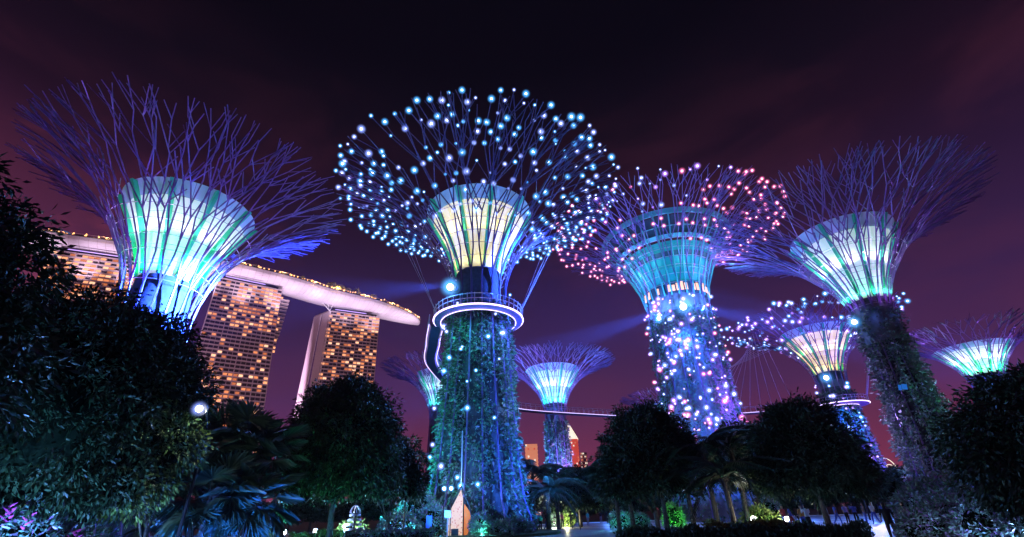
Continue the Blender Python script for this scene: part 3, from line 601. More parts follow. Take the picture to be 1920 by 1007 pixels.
# the long roof deck
SK = empty('rooftop_skypark', (-250, 360, 190), 0, 'long boat shaped roof deck with a pale violet belly laid across three hotel towers', 'roof deck')
cl = spline([(-440, 268, 0), (-352, 306, 0), (-301, 328, 0), (-258, 353, 0), (-216, 384, 0), (-187, 414, 0), (-150, 444, 0), (-124, 476, 0), (-111, 497, 0)], 10)
ns = len(cl); mb = MB(); v = []; arc = [0]
for a, b_ in zip(cl[:-1], cl[1:]): arc.append(arc[-1]+(b_-a).length)
Lt = arc[-1]; prof_ = []
for i, p in enumerate(cl):
    t_ = (cl[min(i+1, ns-1)]-cl[max(i-1, 0)]).normalized(); n_ = Vector((t_.y, -t_.x, 0)); rem = (Lt-arc[i])/75
    w_ = 18.5*min(1, max(.02, 1-(1-min(1, rem))**2.2))**.5; dep = 8.2*min(1, .25+.75*min(1, rem*1.3))
    row = []
    for j in range(13):
        a = -pi/2 + pi*j/12; row.append(Vector((p.x, p.y, 199.5)) + n_*w_*sin(a) - Vector((0, 0, dep*cos(a)**.8)) )
    v += [r_-Vector((-250, 360, 190)) for r_ in row]; prof_.append((p, n_, w_, t_))
strips = []
for j in range(12):
    mb = MB()
    idx = [(i, j) for i in range(ns)] ; vv = [v[i*13+j] for i in range(ns)] + [v[i*13+j+1] for i in range(ns)]
    mb.add(vv, [(i, i+1, ns+i+1, ns+i) for i in range(ns-1)]); mb.build('hull_plating', M['hull'], SK, smooth=False)
mb = MB(); vv = [v[i*13] for i in range(ns)] + [v[i*13+12] for i in range(ns)]
mb.add(vv, [(i, ns+i, ns+i+1, i+1) for i in range(ns-1)]); mb.build('deck', M['slab'], SK)
off = Vector((-250, 360, 190))
for h, r_, m_ in ((.2, .45, 'black'), (2.0, .18, 'slab')):
    q_ = MB(); q_.tube([p+n_*(w_+.2)+Vector((0, 0, 199.6+h))-off for p, n_, w_, t_ in prof_], r_, 5); q_.build('parapet' if h < 1 else 'handrail', M[m_], SK)
# fine seams over the belly
mb = MB()
for i in range(2, ns-2, 1):
    p, n_, w_, t_ = prof_[i]
    mb.tube([v[i*13+j]*1.0+(-Vector((0, 0, .06))) for j in range(7, 13)], .1, 3)
mb.build('plating_seam', M['slab'], SK, kind='stuff')
for i in range(4, ns-4, 5):
    p, n_, w_, t_ = prof_[i]
    light('SPOT', 'belly_floodlight', Vector((p.x, p.y, 158))+n_*34-off, 88000, (.95, .76, .98), SK, target=Vector((p.x, p.y, 193))+n_*4-off, size=2, spot=62, blend=1)
# deck lights and small roof trees
M['deck_glow'] = mat('warm_deck_lamp', (.2, .1, .05), .5, emis=(1, .42, .14), estr=4.5, sample=False)
M['leaf_roof'] = leafmat('roof_tree_leaf', [(.10, .14, .04), (.2, .22, .06), (.3, .26, .1), (.05, .08, .03)])
lampme = []
for s_ in range(3):
    mb = MB(); mb.tube([(0, 0, 0), (0, 0, .5)], .12, 5); mb.tube([(0, 0, .5), (0, 0, 1.1+.3*s_)], [.55, .35], 6, 1); lampme.append(mb.me('deck_lamp', [M['black'], M['deck_glow']]))
for i in range(2, ns-1):
    for k in range(3):
        p, n_, w_, t_ = prof_[i]; pp = p+n_*(w_-1-random.uniform(0, 2.5))+t_*random.uniform(-3, 3)
        if arc[i] > Lt-9: continue
        if random.random() < (.9 if i < ns-14 else .75): put(random.choice(lampme), 'deck_lamp', SK, loc=Vector((pp.x, pp.y, 199.9+random.uniform(0, 2)))-off)
# pavilions on the deck
for i in range(3, ns-14, 3):
    p, n_, w_, t_ = prof_[i]; a = atan2(t_.y, t_.x); mb = MB(); mb.box((-4, -2.5, 0), (4, 2.5, random.uniform(2.2, 3.6)), 0)
    mb.box((-3.7, -2.56, .5), (3.7, -2.5, 1.8), 1); pp = p+n_*(w_-5.5)
    mb.build('pavilion', [M['black'], M['deck_glow']], SK, loc=Vector((pp.x, pp.y, 199.6))-off, rz=a)
def crown_mesh(lobes, nclump, per, leaf, m_, name='crown', droop=.5, spread=.5, core=.72, coremat=None):
    """leaf clumps over a set of lobes: many small folded leaves, whorled"""
    lob = np.array(lobes, float); wgt = (lob[:, 3]*lob[:, 4]+lob[:, 5]*lob[:, 4])**1; wgt /= wgt.sum()
    ix = rng.choice(len(lob), nclump*2, p=wgt); u = unit(rng.normal(size=(nclump*2, 3))); u[:, 2] = np.where(u[:, 2] < -.75, -u[:, 2], u[:, 2])
    rad = 1 - rng.random(nclump*2)**2*.35 + (rng.random(nclump*2) < .12)*rng.random(nclump*2)*.17
    bump = 1 + .13*np.sin(u[:, 0]*7+ix)*np.cos(u[:, 2]*6+ix*2) + .09*np.sin(u[:, 1]*13+u[:, 2]*9)
    C = lob[ix, :3] + u*lob[ix, 3:6]*(rad*bump)[:, None]
    ins = np.zeros(len(C), bool)
    for l in lob: ins |= (((C-l[:3])/l[3:6])**2).sum(1) < .45
    C = C[~ins][:nclump]; u = u[~ins][:nclump]; n = len(C)
    P = np.repeat(C, per, 0); O = np.repeat(u, per, 0); k = rng.normal(size=P.shape)
    P = P + unit(k)*rng.random((len(P), 1))*spread*.6
    D = unit(O*.7 + unit(k)*.9 + np.array([[0, 0, -droop]])*rng.uniform(.3, 1.6, (len(P), 1)))
    V, T = leafgeo(P, D, leaf*rng.uniform(.6, 1.25, len(P)), leaf*rng.uniform(.28, .45, len(P)))
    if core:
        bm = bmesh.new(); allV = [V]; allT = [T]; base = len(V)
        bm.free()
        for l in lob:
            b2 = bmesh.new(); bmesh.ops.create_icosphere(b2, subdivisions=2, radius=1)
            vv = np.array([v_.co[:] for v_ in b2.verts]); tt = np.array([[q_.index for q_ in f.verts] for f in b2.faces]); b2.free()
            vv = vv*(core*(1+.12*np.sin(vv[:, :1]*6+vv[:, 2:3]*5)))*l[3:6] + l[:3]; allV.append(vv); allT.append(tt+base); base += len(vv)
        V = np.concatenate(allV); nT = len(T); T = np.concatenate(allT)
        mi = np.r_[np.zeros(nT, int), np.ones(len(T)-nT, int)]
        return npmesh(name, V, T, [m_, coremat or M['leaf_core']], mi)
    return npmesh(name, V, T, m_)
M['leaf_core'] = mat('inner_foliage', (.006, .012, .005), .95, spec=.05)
M['palm_dark'] = leafmat('dark_palm_leaf', [(.015, .035, .02), (.03, .06, .03), (.04, .08, .045)], .4, .4)
def trunk_mesh(H, r, lobes, seed=0, lean=(0, 0), forks=5):
    rd = random.Random(seed); mb = MB(); top = Vector((lean[0], lean[1], H*.55))
    mb.tube([(0, 0, -.1), (lean[0]*.3+.04, lean[1]*.3, H*.2), (lean[0]*.7, lean[1]*.7, H*.42), top], [r*1.35, r, r*.85, r*.6], 9)
    for k in range(forks):
        l = rd.choice(lobes); s = Vector((lean[0]*.6, lean[1]*.6, H*rd.uniform(.28, .5))); e = Vector(l[:3])+Vector([rd.uniform(-.4, .4)*l[3+i] for i in range(3)])
        mb.tube([s, s.lerp(e, .5)+Vector((rd.uniform(-.2, .2), rd.uniform(-.2, .2), .15)), e], [r*.5, r*.32, r*.12], 6)
    return mb
def broadleaf(label, loc, lobes, nclump, per, leaf, H, r, m_='leaf', group=None, cat='tree', name='broadleaf_tree', seed=1, droop=.5, spread=.5, lean=(0, 0), rz=0, core=.72, forks=5):
    root = empty(name, loc, rz, label, cat, group)
    trunk_mesh(H, r, lobes, seed, lean, forks).build('trunk', M['bark'], root, smooth=True)
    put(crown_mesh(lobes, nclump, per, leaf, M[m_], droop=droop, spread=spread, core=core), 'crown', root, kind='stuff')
    return root
rtm = []
for s_ in range(3):
    lobes = [(0, 0, 3.2, 1.9, 1.9, 1.3), (1.1, .3, 2.7, 1.2, 1.2, .9)]
    rtm.append((trunk_mesh(3, .15, lobes, s_, forks=2).me('trunk', M['bark']), crown_mesh(lobes, 70, 5, .75, M['leaf_roof'], core=.6)))
ROOF = {0: 'at the left end of the roof deck', 1: 'in the bright roof deck thicket', 2: 'near the roof deck tip'}
for k in range(34):
    if k < 12: i = random.uniform(6, 44); zone = 0
    elif k < 26: i = random.uniform(47, 60); zone = 1
    else: i = random.uniform(60, 74); zone = 2
    i0 = min(int(i), ns-3); p, n_, w_, t_ = prof_[i0]; p = p.lerp(cl[i0+1], i-int(i)); pp = p+n_*(w_-random.uniform(1.5, 4.5))
    sc = random.uniform(.7, 1.2)*(1.5 if zone == 1 else .8 if zone == 0 else .7)
    tr = empty('rooftop_tree', (pp.x, pp.y, 199.6), random.uniform(0, 6), 'warm lit small tree ' + ROOF[zone], 'tree', 'trees on the roof deck ' + ROOF[zone]); tr.scale = (sc, sc, sc)
    a, b_ = random.choice(rtm); put(a, 'trunk', tr); put(b_, 'crown', tr)
for i in range(3, 76, 6):
    i0 = min(i, ns-3); p, n_, w_, t_ = prof_[i0]; light('POINT', 'deck_light', Vector((p.x, p.y, 202))+n_*(w_+1.5)-off, 12000 if i > 44 else 3500, (1, .55, .2), SK, size=.6)
# V struts under the deck at the gap
mb = MB(); b0 = R3[1](0, 184)+Vector((-182, 417, 0))-off
for dx in (-5, 0, 5):
    q_ = MB(); q_.tube([b0, b0+Vector((dx*.85, dx*.6, 7.5))-Vector(R3[2])*3], .35, 6); q_.build('strut', M['white_paint'], SK)

# ------------------------------------------------------------------ far office blocks
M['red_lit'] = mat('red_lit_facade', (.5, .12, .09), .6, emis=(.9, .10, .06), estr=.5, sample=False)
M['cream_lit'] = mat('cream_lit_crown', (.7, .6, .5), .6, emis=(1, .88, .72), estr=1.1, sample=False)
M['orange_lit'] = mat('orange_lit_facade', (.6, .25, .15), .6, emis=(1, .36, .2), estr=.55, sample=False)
def block(label, az, D, w, dpt, h, wallm, winm, cols, floors, plit, pyr=None, rz=None, band=True, z0=0):
    c_ = pol(az, D); root = empty('office_tower', c_, -radians(az) if rz is None else rz, label, 'office tower', 'office towers far behind the grove')
    mb = MB(); mb.box((-w/2, 0, 0), (w/2, dpt, h)); mb.build('wall', wallm, root)
    fh = (h-z0)/floors
    bm_ = MB(); bm_.box((-w/2-.3, -.5, 0), (w/2+.3, 0, fh*.32)); bme = bm_.me('floor_band', M['slab'] if not band else wallm)
    wm = MB(); wm.box((0, -.25, 0), (w/cols*.7, -.02, fh*.5)); wme = [wm.me('window', m2) for m2 in winm]
    for f_ in range(floors):
        put(bme, 'floor_band', root, loc=(0, 0, z0+f_*fh))
        for k in range(cols):
            if random.random() < plit: put(random.choice(wme), 'window', root, loc=(-w/2+(k+.15)*w/cols, 0, z0+f_*fh+fh*.42))
    if pyr:
        mb = MB(); a, b_, hh = pyr; mb.add([(-w/2-.5, -.5, h), (w/2+.5, -.5, h), (w/2+.5, dpt, h), (-w/2-.5, dpt, h), (a, dpt*.4, h+hh), (b_, dpt*.4, h+hh), (b_, dpt*.6, h+hh), (a, dpt*.6, h+hh)],
            [(0, 1, 5, 4), (1, 2, 6, 5), (2, 3, 7, 6), (3, 0, 4, 7), (4, 5, 6, 7)]); mb.build('pointed_roof', M['cream_lit'], root)
    return root
block('red lit office tower with a bright cream pointed top', 6.45, 600, 13.5, 16, 81, M['red_lit'], [M['cream_lit'], M['orange_lit'], M['red_lit']], 6, 24, .25, pyr=(-7, -3, 20))
block('dark office tower with scattered cream windows beside the red tower', 7.6, 610, 8, 14, 66, M['glass_dark'], [M['cream_lit'], M['orange_lit']], 5, 18, .45, band=False)
block('low pale lit block at the foot of the dark office tower', 8.25, 620, 5, 10, 44, M['cream_lit'], [M['orange_lit']], 3, 10, .2)
block('orange lit block above the dark palms', 1.6, 560, 14, 12, 72, M['orange_lit'], [M['cream_lit'], M['red_lit']], 6, 18, .3)
# looping lit arches far right
AR = empty('lit_arch_sculpture', pol(36.4, 240, 9), -radians(36.4), 'loops of pale lit arches on the skyline beside the right trunk', 'arches')
for k, (x_, r_, hh) in enumerate(((-3.5, 3.2, 7), (-.6, 2.4, 5.5), (3.2, 2.2, 4.2), (6, 2.8, 6), (9, 2.2, 4.4), (-1.8, 4.2, 8))):
    q_ = MB(); q_.tube([(x_+r_*cos(a)+.8*sin(a), .6*k, hh*sin(a)**.8 if a < pi else 0) for a in np.linspace(0.01, pi-.01, 16)], .16, 5); q_.build('arch', M['cream_lit'], AR)

# ------------------------------------------------------------------ trees of the garden
broadleaf('huge dark tree at the left edge with drooping leaf clusters', pol(-62, 13), [(-.5, 0, 4.6, 2.9, 2.8, 3.1), (1.0, 1.4, 6.0, 1.35, 1.3, 1.6), (0, .3, 7.1, 1.5, 1.4, 1.45), (1.2, 1.6, 4.3, 1.5, 1.4, 1.5), (.9, .6, 3.2, 1.9, 1.8, 1.6), (-1.5, 0, 7.2, 1.8, 1.8, 1.5), (.4, .2, 6.0, 1.3, 1.3, 1.1), (-.2, -1.3, 2.6, 1.6, 1.4, 1.0), (-2.8, .5, 8.4, 1.8, 1.8, 1.4), (1.1, .8, 4.9, 1.1, 1, .8)],
          3600, 14, .19, 6.5, .26, seed=3, droop=.9, lean=(.5, .4), core=.58)
broadleaf('broad round dark tree at the left, a floodlight shining at its right edge', pol(-45.5, 20), [(0, 0, 4.9, 3.3, 3.3, 3.4), (2.2, .9, 4.9, 1.6, 1.7, 1.9), (-2, -1.6, 4.9, 2.0, 1.9, 2.3), (1.7, .9, 3.0, 1.7, 1.7, 1.5), (-1.4, -1.2, 2.8, 2.0, 1.9, 1.5), (.8, .5, 7.0, 1.5, 1.5, 1.3), (-1.2, -.6, 7.1, 1.3, 1.3, 1.2), (3.1, 1.2, 3.9, 1.0, 1.0, 1.0), (1.1, 1.8, 7.0, 1.5, 1.4, 1.6), (2.0, 2.4, 5.6, 1.3, 1.3, 1.4)],
          4200, 14, .19, 7, .24, m_='leaf_dark', seed=4, droop=.7, lean=(-.3, 0))
broadleaf('small lime green tree glowing under the left floodlight', pol(-35.2, 19.5), [(0, 0, 3.9, .75, .7, .8), (-.35, -.3, 3.0, .7, .7, .8), (-.8, -.5, 2.3, .6, .6, .5)], 300, 11, .2, 3.6, .06, m_='leaf_lime', seed=5, core=.5, lean=(-.2, -.1))
broadleaf('round bushy tree in front of the narrow hotel tower', pol(-20, 30), [(0, 0, 5.5, 3.2, 3.2, 3.6), (1.4, .3, 4.2, 2.2, 2.2, 2.1), (-1.5, -.2, 4.2, 2.1, 2.1, 2.1), (.3, 0, 7.6, 1.8, 1.8, 1.6), (-1.1, 0, 6.6, 1.7, 1.7, 1.6), (1.3, 0, 6.4, 1.8, 1.8, 1.7)],
          3600, 13, .22, 5.4, .17, seed=6, droop=.8, forks=6)
broadleaf('slim dark tree left of the middle trunk with thin twin stems', pol(-14.2, 33), [(0, 0, 4.4, 1.5, 1.5, 1.7), (.9, .2, 3.5, 1.3, 1.2, 1.1), (-.9, -.1, 3.6, 1.1, 1.1, 1.1)], 700, 12, .26, 4.2, .1, m_='leaf_dark', seed=7)
broadleaf('dark domed tree beneath the deck tree sculpture', pol(14.6, 30), [(0, 0, 4.5, 2.6, 2.6, 2.7), (-1.5, -.2, 3.4, 1.5, 1.5, 1.7), (1.4, .1, 3.8, 1.7, 1.7, 1.7), (.4, 0, 5.9, 1.5, 1.5, 1.2)], 2300, 12, .23, 4.2, .14, m_='leaf_dark', seed=8)
broadleaf('round dark tree in front of the distant ringed sculpture', pol(30.2, 28), [(0, 0, 3.9, 2.3, 2.3, 2.3), (1.1, .1, 3.0, 1.6, 1.6, 1.4), (-1.2, -.1, 3.4, 1.5, 1.5, 1.6), (-.3, 0, 5.3, 1.1, 1.1, .9)], 2200, 12, .22, 3.9, .14, m_='leaf_dark', seed=9)
broadleaf('tall shaggy dark tree at the right edge in front of the green funnel', pol(48.5, 22), [(0, 0, 3.2, 2.8, 2.8, 2.0), (-1.7, .4, 2.8, 1.4, 1.4, 1.4), (1.2, -.8, 3.8, 1.8, 1.8, 1.4), (-.3, 0, 2.2, 2.3, 2.3, 1.1), (-.6, -.6, 4.2, 1.0, 1.0, .9)], 2900, 13, .2, 4.6, .2, m_='leaf_dark', seed=10, droop=.8)
broadleaf('low dark tree between the middle drooping palms and the round tree', pol(24.6, 34), [(0, 0, 4.1, 2.0, 2, 2.1), (1.3, 0, 3.4, 1.5, 1.5, 1.5)], 700, 12, .3, 3.9, .12, m_='leaf_dark', seed=12)
broadleaf('dark bushy tree behind the feathery palms right of the middle trunk', pol(6.6, 66), [(0, 0, 4.2, 3.0, 2.5, 2.4), (2.2, 0, 3.2, 2.4, 2, 1.8), (-2.4, 0, 3.2, 2, 2, 1.8)], 700, 10, .5, 3.9, .2, m_='leaf_dark', seed=13)
broadleaf('feathery sapling silhouetted against the pink sky left of the middle trunk', pol(-12.6, 37), [(0, 0, 6.6, .7, .7, .35), (.5, .1, 5.4, .8, .8, .4), (-.6, 0, 5.0, .7, .7, .35)], 70, 9, .34, 9, .06, m_='leaf_dark', seed=15, core=0, forks=6)

# tree line behind the lawn
blv = []
for s_ in range(5):
    rd = random.Random(40+s_); lobes = [(0, 0, 4.6, 3.2, 3, 2.8), (rd.uniform(1, 2.5), 0, rd.uniform(3, 5), 2.2, 2.2, 2), (-rd.uniform(1, 2.5), .3, rd.uniform(3, 4.6), 2.3, 2.2, 1.9)]
    blv.append((trunk_mesh(4.5, .22, lobes, s_, forks=3).me('trunk', M['bark']), crown_mesh(lobes, 330, 8, .7, M['leaf_dark'], core=.8)))
k = 0
where = [(-58, -36, 'behind the flower bed at far left'), (-36, -24, 'behind the fan palms'), (-24, -10, 'behind the bollard lamps'), (-2, 12, 'between the middle trunk and the dark domed tree'), (12, 28, 'behind the drooping palms'), (28, 40, 'under the distant ringed sculpture'), (40, 58, 'behind the shaggy shrubs at far right')]
for a0, a1, txt in where:
    a = a0
    while a < a1:
        D_ = random.uniform(96, 118); tr = empty('background_tree', pol(a, D_), random.uniform(0, 6), 'dark distant tree ' + txt, 'tree', 'tree line ' + txt)
        s_ = random.uniform(.6, .95); tr.scale = (s_*1.25, s_*1.25, s_); x_, y_ = random.choice(blv); put(x_, 'trunk', tr); put(y_, 'crown', tr, kind='stuff'); a += random.uniform(1.3, 2.2)
for a in (34.2, 36.0, 37.6):
    tr = empty('background_tree', pol(a, 190), a, 'tall dark far tree below the lit arches', 'tree', 'far trees below the lit arches'); tr.scale = (1.6, 1.6, 1.5); x_, y_ = blv[int(a) % 5]; put(x_, 'trunk', tr); put(y_, 'crown', tr, kind='stuff')

# palms ----------------------------------------------------------------
def fan_frond(R_=1.15, pet=1.0, n=26, droop=.35):
    """palmate leaf: petiole and a folded fan of blades"""
    mb = MB(); mb.tube([(0, 0, 0), (pet*.5, 0, .12), (pet, 0, .1)], [.035, .028, .02], 4)
    for i in range(n):
        a = radians(-125 + 250*i/(n-1)); l = R_*(.72+.28*cos(a*.6))*random.uniform(.92, 1.05); w_ = .05
        d_ = Vector((cos(a), sin(a), 0)); s_ = Vector((-sin(a), cos(a), 0)); z1 = .06*(1 if i % 2 else -1)
        b0 = Vector((pet, 0, .1)); m1 = b0+d_*l*.55+Vector((0, 0, .02)); e = b0+d_*l+Vector((0, 0, -droop*l*.55))
        mb.add([b0, m1-s_*w_+Vector((0, 0, z1)), e, m1+s_*w_-Vector((0, 0, z1*.3))], [(0, 1, 2), (0, 2, 3)], 1)
    return mb.me('frond', [M['bark'], M['palm']])
def feather_frond(Ln=2.6, n=26, droop=1.4):
    mb = MB(); pts = [Vector((Ln*t_, 0, .55*Ln*t_*(1-t_)-droop*t_**2.2)) for t_ in np.linspace(0, 1, 9)]
    mb.tube(pts, [.035-.003*i for i in range(9)], 4)
    for i in range(n):
        t_ = .14+.86*i/(n-1); p = Vector((Ln*t_, 0, .55*Ln*t_*(1-t_)-droop*t_**2.2)); l = .62*(sin(pi*min(1, t_*.92+.1)))**.6+.08
        for s_ in (-1, 1):
            e = p+Vector((.28*l, s_*l*.75, -.45*l-random.uniform(0, .15))); w_ = Vector((.035, 0, .01))
            mb.add([p-w_, p+w_, p.lerp(e, .6)+w_, e], [(0, 1, 2), (0, 2, 3)], 1)
    return mb.me('frond', [M['bark'], M['palm_dark']])
fans = [fan_frond(1.15*random.uniform(.9, 1.1)) for _ in range(3)]; feas = [feather_frond(droop=random.uniform(1.0, 1.9)) for _ in range(3)]
def palm(label, loc, H, kind='fan', nf=15, sc=1., group=None, r=.12):
    root = empty('fan_palm' if kind == 'fan' else 'feather_palm', loc, random.uniform(0, 6), label, 'palm', group)
    mb = MB(); mb.tube([(0, 0, -.1), (.05, .03, H*.5), (0, 0, H)], [r*1.3, r, r*.9], 9)
    for k in range(int(H*3)):
        a = k*2.4; z = .3+k*(H-.5)/(H*3); mb.tube([(r*.9*cos(a), r*.9*sin(a), z), ((r+.1)*cos(a), (r+.1)*sin(a), z+.16)], [.035, .02], 4)
    mb.build('trunk', M['bark'], root)
    for k in range(nf):
        o = put(random.choice(fans if kind == 'fan' else feas), 'frond', root, loc=(0, 0, H-.1))
        el = random.uniform(-.9, 1.15) if kind == 'fan' else random.uniform(-.35, .95)
        o.rotation_euler = (random.uniform(-.5, .5), -el, k*2.4+random.uniform(-.3, .3)); s_ = sc*random.uniform(.85, 1.15); o.scale = (s_, s_, s_)
    return root
for az_, D_, H, txt in ((-29.6, 25, 5.0, 'tallest blue lit fan palm under the middle hotel tower'), (-32.2, 25, 4.6, 'blue lit fan palm nearest the left floodlight'), (-27.2, 26, 4.5, 'fan palm leaning against the round bushy tree'),
                        (-31.3, 23.5, 2.7, 'lower dark fan palm in front of the blue lit palms'), (-27.6, 24, 2.5, 'low fan palm with a bright blue frond beside the round bushy tree'), (-34.0, 26, 3.2, 'short fan palm behind the lime tree')):
    palm(txt, pol(az_, D_), H, nf=20, sc=1.0)
palm('tiny palm with upright lit stalks beside the seated pair', pol(-35.6, 27), 1.5, 'feather', 9, .55)
for az_, D_, H, s_, txt in ((1.6, 56, 5.6, 1.5, 'dark feather palm touching the right side of the middle trunk'), (4.2, 60, 4.8, 1.5, 'dark feather palm in front of the far mint sculpture'), (3.1, 52, 3.6, 1.4, 'low feather palm behind the plaza visitors')):
    palm(txt, pol(az_, D_), H, 'feather', 18, s_, r=.2)
for az_, D_, H, k_, txt in ((10.6, 31, 3.9, 'fan', 'fan palm bristling from the left of the dark domed tree'), (12.2, 32, 4.9, 'fan', 'higher fan palm above the dark domed tree'), (15.5, 33, 5.2, 'fan', 'fan palm crown poking over the dark domed tree'),
                            (20.6, 29, 4.4, 'feather', 'left drooping feather palm in the dark middle clump'), (23.4, 30, 4.6, 'feather', 'right drooping feather palm in the dark middle clump'), (22, 27, 2.9, 'feather', 'lowest feather palm in the dark middle clump'), (18.3, 30, 4.2, 'fan', 'small fan palm between the domed tree and the drooping palms')):
    palm(txt, pol(az_, D_), H, k_, 19, 1.0 if k_ == 'fan' else .95)

# shrubs and beds --------------------------------------------------------
def shrub(label, loc, rx, ry, rz_, n, leaf, m_='flowerbed', name='shrub', group=None, pink=0):
    root = empty(name, loc, 0, label, 'shrub', group)
    lobes = [(0, 0, rz_*.55, rx, ry, rz_*.55), (rx*.5, 0, rz_*.4, rx*.6, ry*.7, rz_*.5), (-rx*.5, 0, rz_*.45, rx*.6, ry*.7, rz_*.45)]
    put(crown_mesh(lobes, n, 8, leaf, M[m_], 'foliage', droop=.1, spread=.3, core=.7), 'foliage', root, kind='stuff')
    mb = MB()
    for k in range(5): mb.tube([(random.uniform(-.1, .1), 0, 0), (random.uniform(-rx, rx)*.5, random.uniform(-ry, ry)*.4, rz_*.6)], .02, 4)
    mb.build('stems', M['bark'], root)
    for k in range(pink):
        q_ = MB(); p = Vector((random.uniform(-rx, rx)*.9, -ry*.7, rz_*random.uniform(.5, .95)))
        for j in range(4): q_.tube([p+Vector((0, 0, j*.09)), p+Vector(((.17 if j % 2 else -.17), 0, j*.09+.09))], [.035, .008], 4)
        q_.build('flower', M['pink'], root)
    return root
for az_, D_, rx, h, txt, pk in ((-56, 16, 1.3, 1.5, 'dark blue shrub with pink loops of flowers at the bottom left corner', 5), (-51.5, 18, 1.2, 1.6, 'blue lit leafy shrub beneath the huge left tree', 2), (-47.5, 19, 1.2, 2.0, 'brightest blue and white leafy shrub in the left bed', 2),
                                (-44.0, 19, 1.1, 2.1, 'tall blue shrub with magenta flowers in the left bed', 5), (-41.2, 20, 1.0, 1.8, 'blue shrub by the slanting stem in the left bed', 3), (-39.2, 22, .9, 1.4, 'shrub with pale arching leaves at the right end of the left bed', 4)):
    shrub(txt, pol(az_, D_), rx, rx*.8, h, 420, .17, pink=pk)
for az_, D_, rx, h, txt in ((37.4, 26, 1.0, 1.3, 'pale leafy shrub beside the standing visitor on the right'), (39.6, 27, 1.4, 1.7, 'spiky blue white shrub at the foot of the shaggy trunk'), (42.3, 26, 1.5, 1.8, 'bright blue shrub below the shaggy dark tree'), (45.2, 24, 1.5, 1.7, 'silver leafed shrub with green tips low on the right'),
                            (48.2, 22, 1.4, 1.7, 'brilliant blue shrub at the lower right corner'), (51, 20, 1.3, 1.5, 'cyan lit shrub touching the right frame edge'), (43.6, 40, 3.2, 3.2, 'wide dark blue bank of plants climbing to the shaggy trunk'), (39.3, 48, 3, 2.8, 'leafy mound wrapping the base of the shaggy trunk')):
    shrub(txt, pol(az_, D_), rx, rx*.8, h, 520 if D_ < 30 else 700, .17 if D_ < 30 else .35)
for az_, D_, rx, h, txt in ((-11.3, 46, 1.7, 3.4, 'teal lit shrub piled against the left foot of the middle trunk'), (-9.6, 45, 1.2, 2.4, 'teal bush behind the twin lamps'), (-13, 44, 1.6, 1.8, 'blue lit bush beside the small blue sign'), (-4.3, 43.8, .8, 1.6, 'tufted teal grass bush right of the lit doorway'), (-2.2, 43.5, 1.2, 1.1, 'low dark bush before the middle trunk'), (-.4, 45, 1.3, 1.2, 'low blue bush at the right foot of the middle trunk')):
    shrub(txt, pol(az_, D_), rx, rx*.8, h, 420, .24)
for az_, D_, h, txt in ((10.8, 52, 1.5, 'cyan lit plant between the dark stems left of centre right'), (12.8, 52, 1.3, 'pale lit plant under the dark domed tree'), (16.3, 50, 2.0, 'bright green plant under the drooping palms'), (25.6, 48, 2.2, 'light blue lit plant left of the round dark tree'),
                        (24.6, 31, 1.5, 'green spiky plant behind the glowing white bollard'), (5.2, 68, 1.6, 'yellow white lit plant at the far plaza edge'), (3.8, 68, 1.4, 'glowing pale plant behind the plaza visitors'), (-17.9, 40, 1.4, 'pale yellow lit bush beside the ringed topiary'), (-25.6, 44, .9, 'lime lit low bush beside the left bollard lamp')):
    shrub(txt, pol(az_, D_), .9, .8, h, 220, .22, m_='leaf_lime' if 'yellow' in txt or 'green' in txt or 'lime' in txt else 'flowerbed')
def hedge(label, az0, az1, D_, h, dpt, m_, n=2200, leaf=.16):
    a = pol(az0, D_); b_ = pol(az1, D_); ln = (b_-a).length; root = empty('hedge', (a+b_)/2, atan2((b_-a).y, (b_-a).x), label, 'hedge')
    x_ = rng.uniform(-ln/2, ln/2, n); y_ = rng.uniform(-dpt/2, dpt/2, n); top = rng.random(n) < .6
    z_ = np.where(top, h, rng.uniform(.05, h, n)) + .07*np.sin(x_*3)+.05*np.sin(x_*7.3); y_ = np.where(top, y_, -dpt/2)
    P = np.stack([x_, y_, z_], 1)+rng.normal(size=(n, 3))*.05; D__ = unit(rng.normal(size=(n, 3))+np.array([[0, -.4, .7]]))
    V, T = leafgeo(P, D__, leaf*rng.uniform(.6, 1.2, n), leaf*rng.uniform(.35, .6, n)); put(npmesh('foliage', V, T, M[m_]), 'foliage', root, kind='stuff')
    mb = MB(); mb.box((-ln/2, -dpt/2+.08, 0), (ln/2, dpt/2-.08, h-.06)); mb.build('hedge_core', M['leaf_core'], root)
hedge('low clipped hedge along the bottom, under the round bushy tree', -23.6, -18.6, 31, 1.0, 1.2, 'leaf_lime')
hedge('dark blue low hedge running to the lit doorway', -18.4, -9.6, 33, .95, 1.2, 'flowerbed', 3000)
hedge('dim teal ground hedge before the fan palms', -33, -24.2, 34, .8, 1.2, 'flowerbed', 3000)
hedge('dark rounded hedge at the bottom right of centre', 10.5, 33.0, 24, .86, 1.4, 'leaf_dark', 9000)
hedge('yellow lit hedge top around the glowing bollard', 19.3, 27.8, 25.6, .98, .7, 'leaf_lime', 3000)
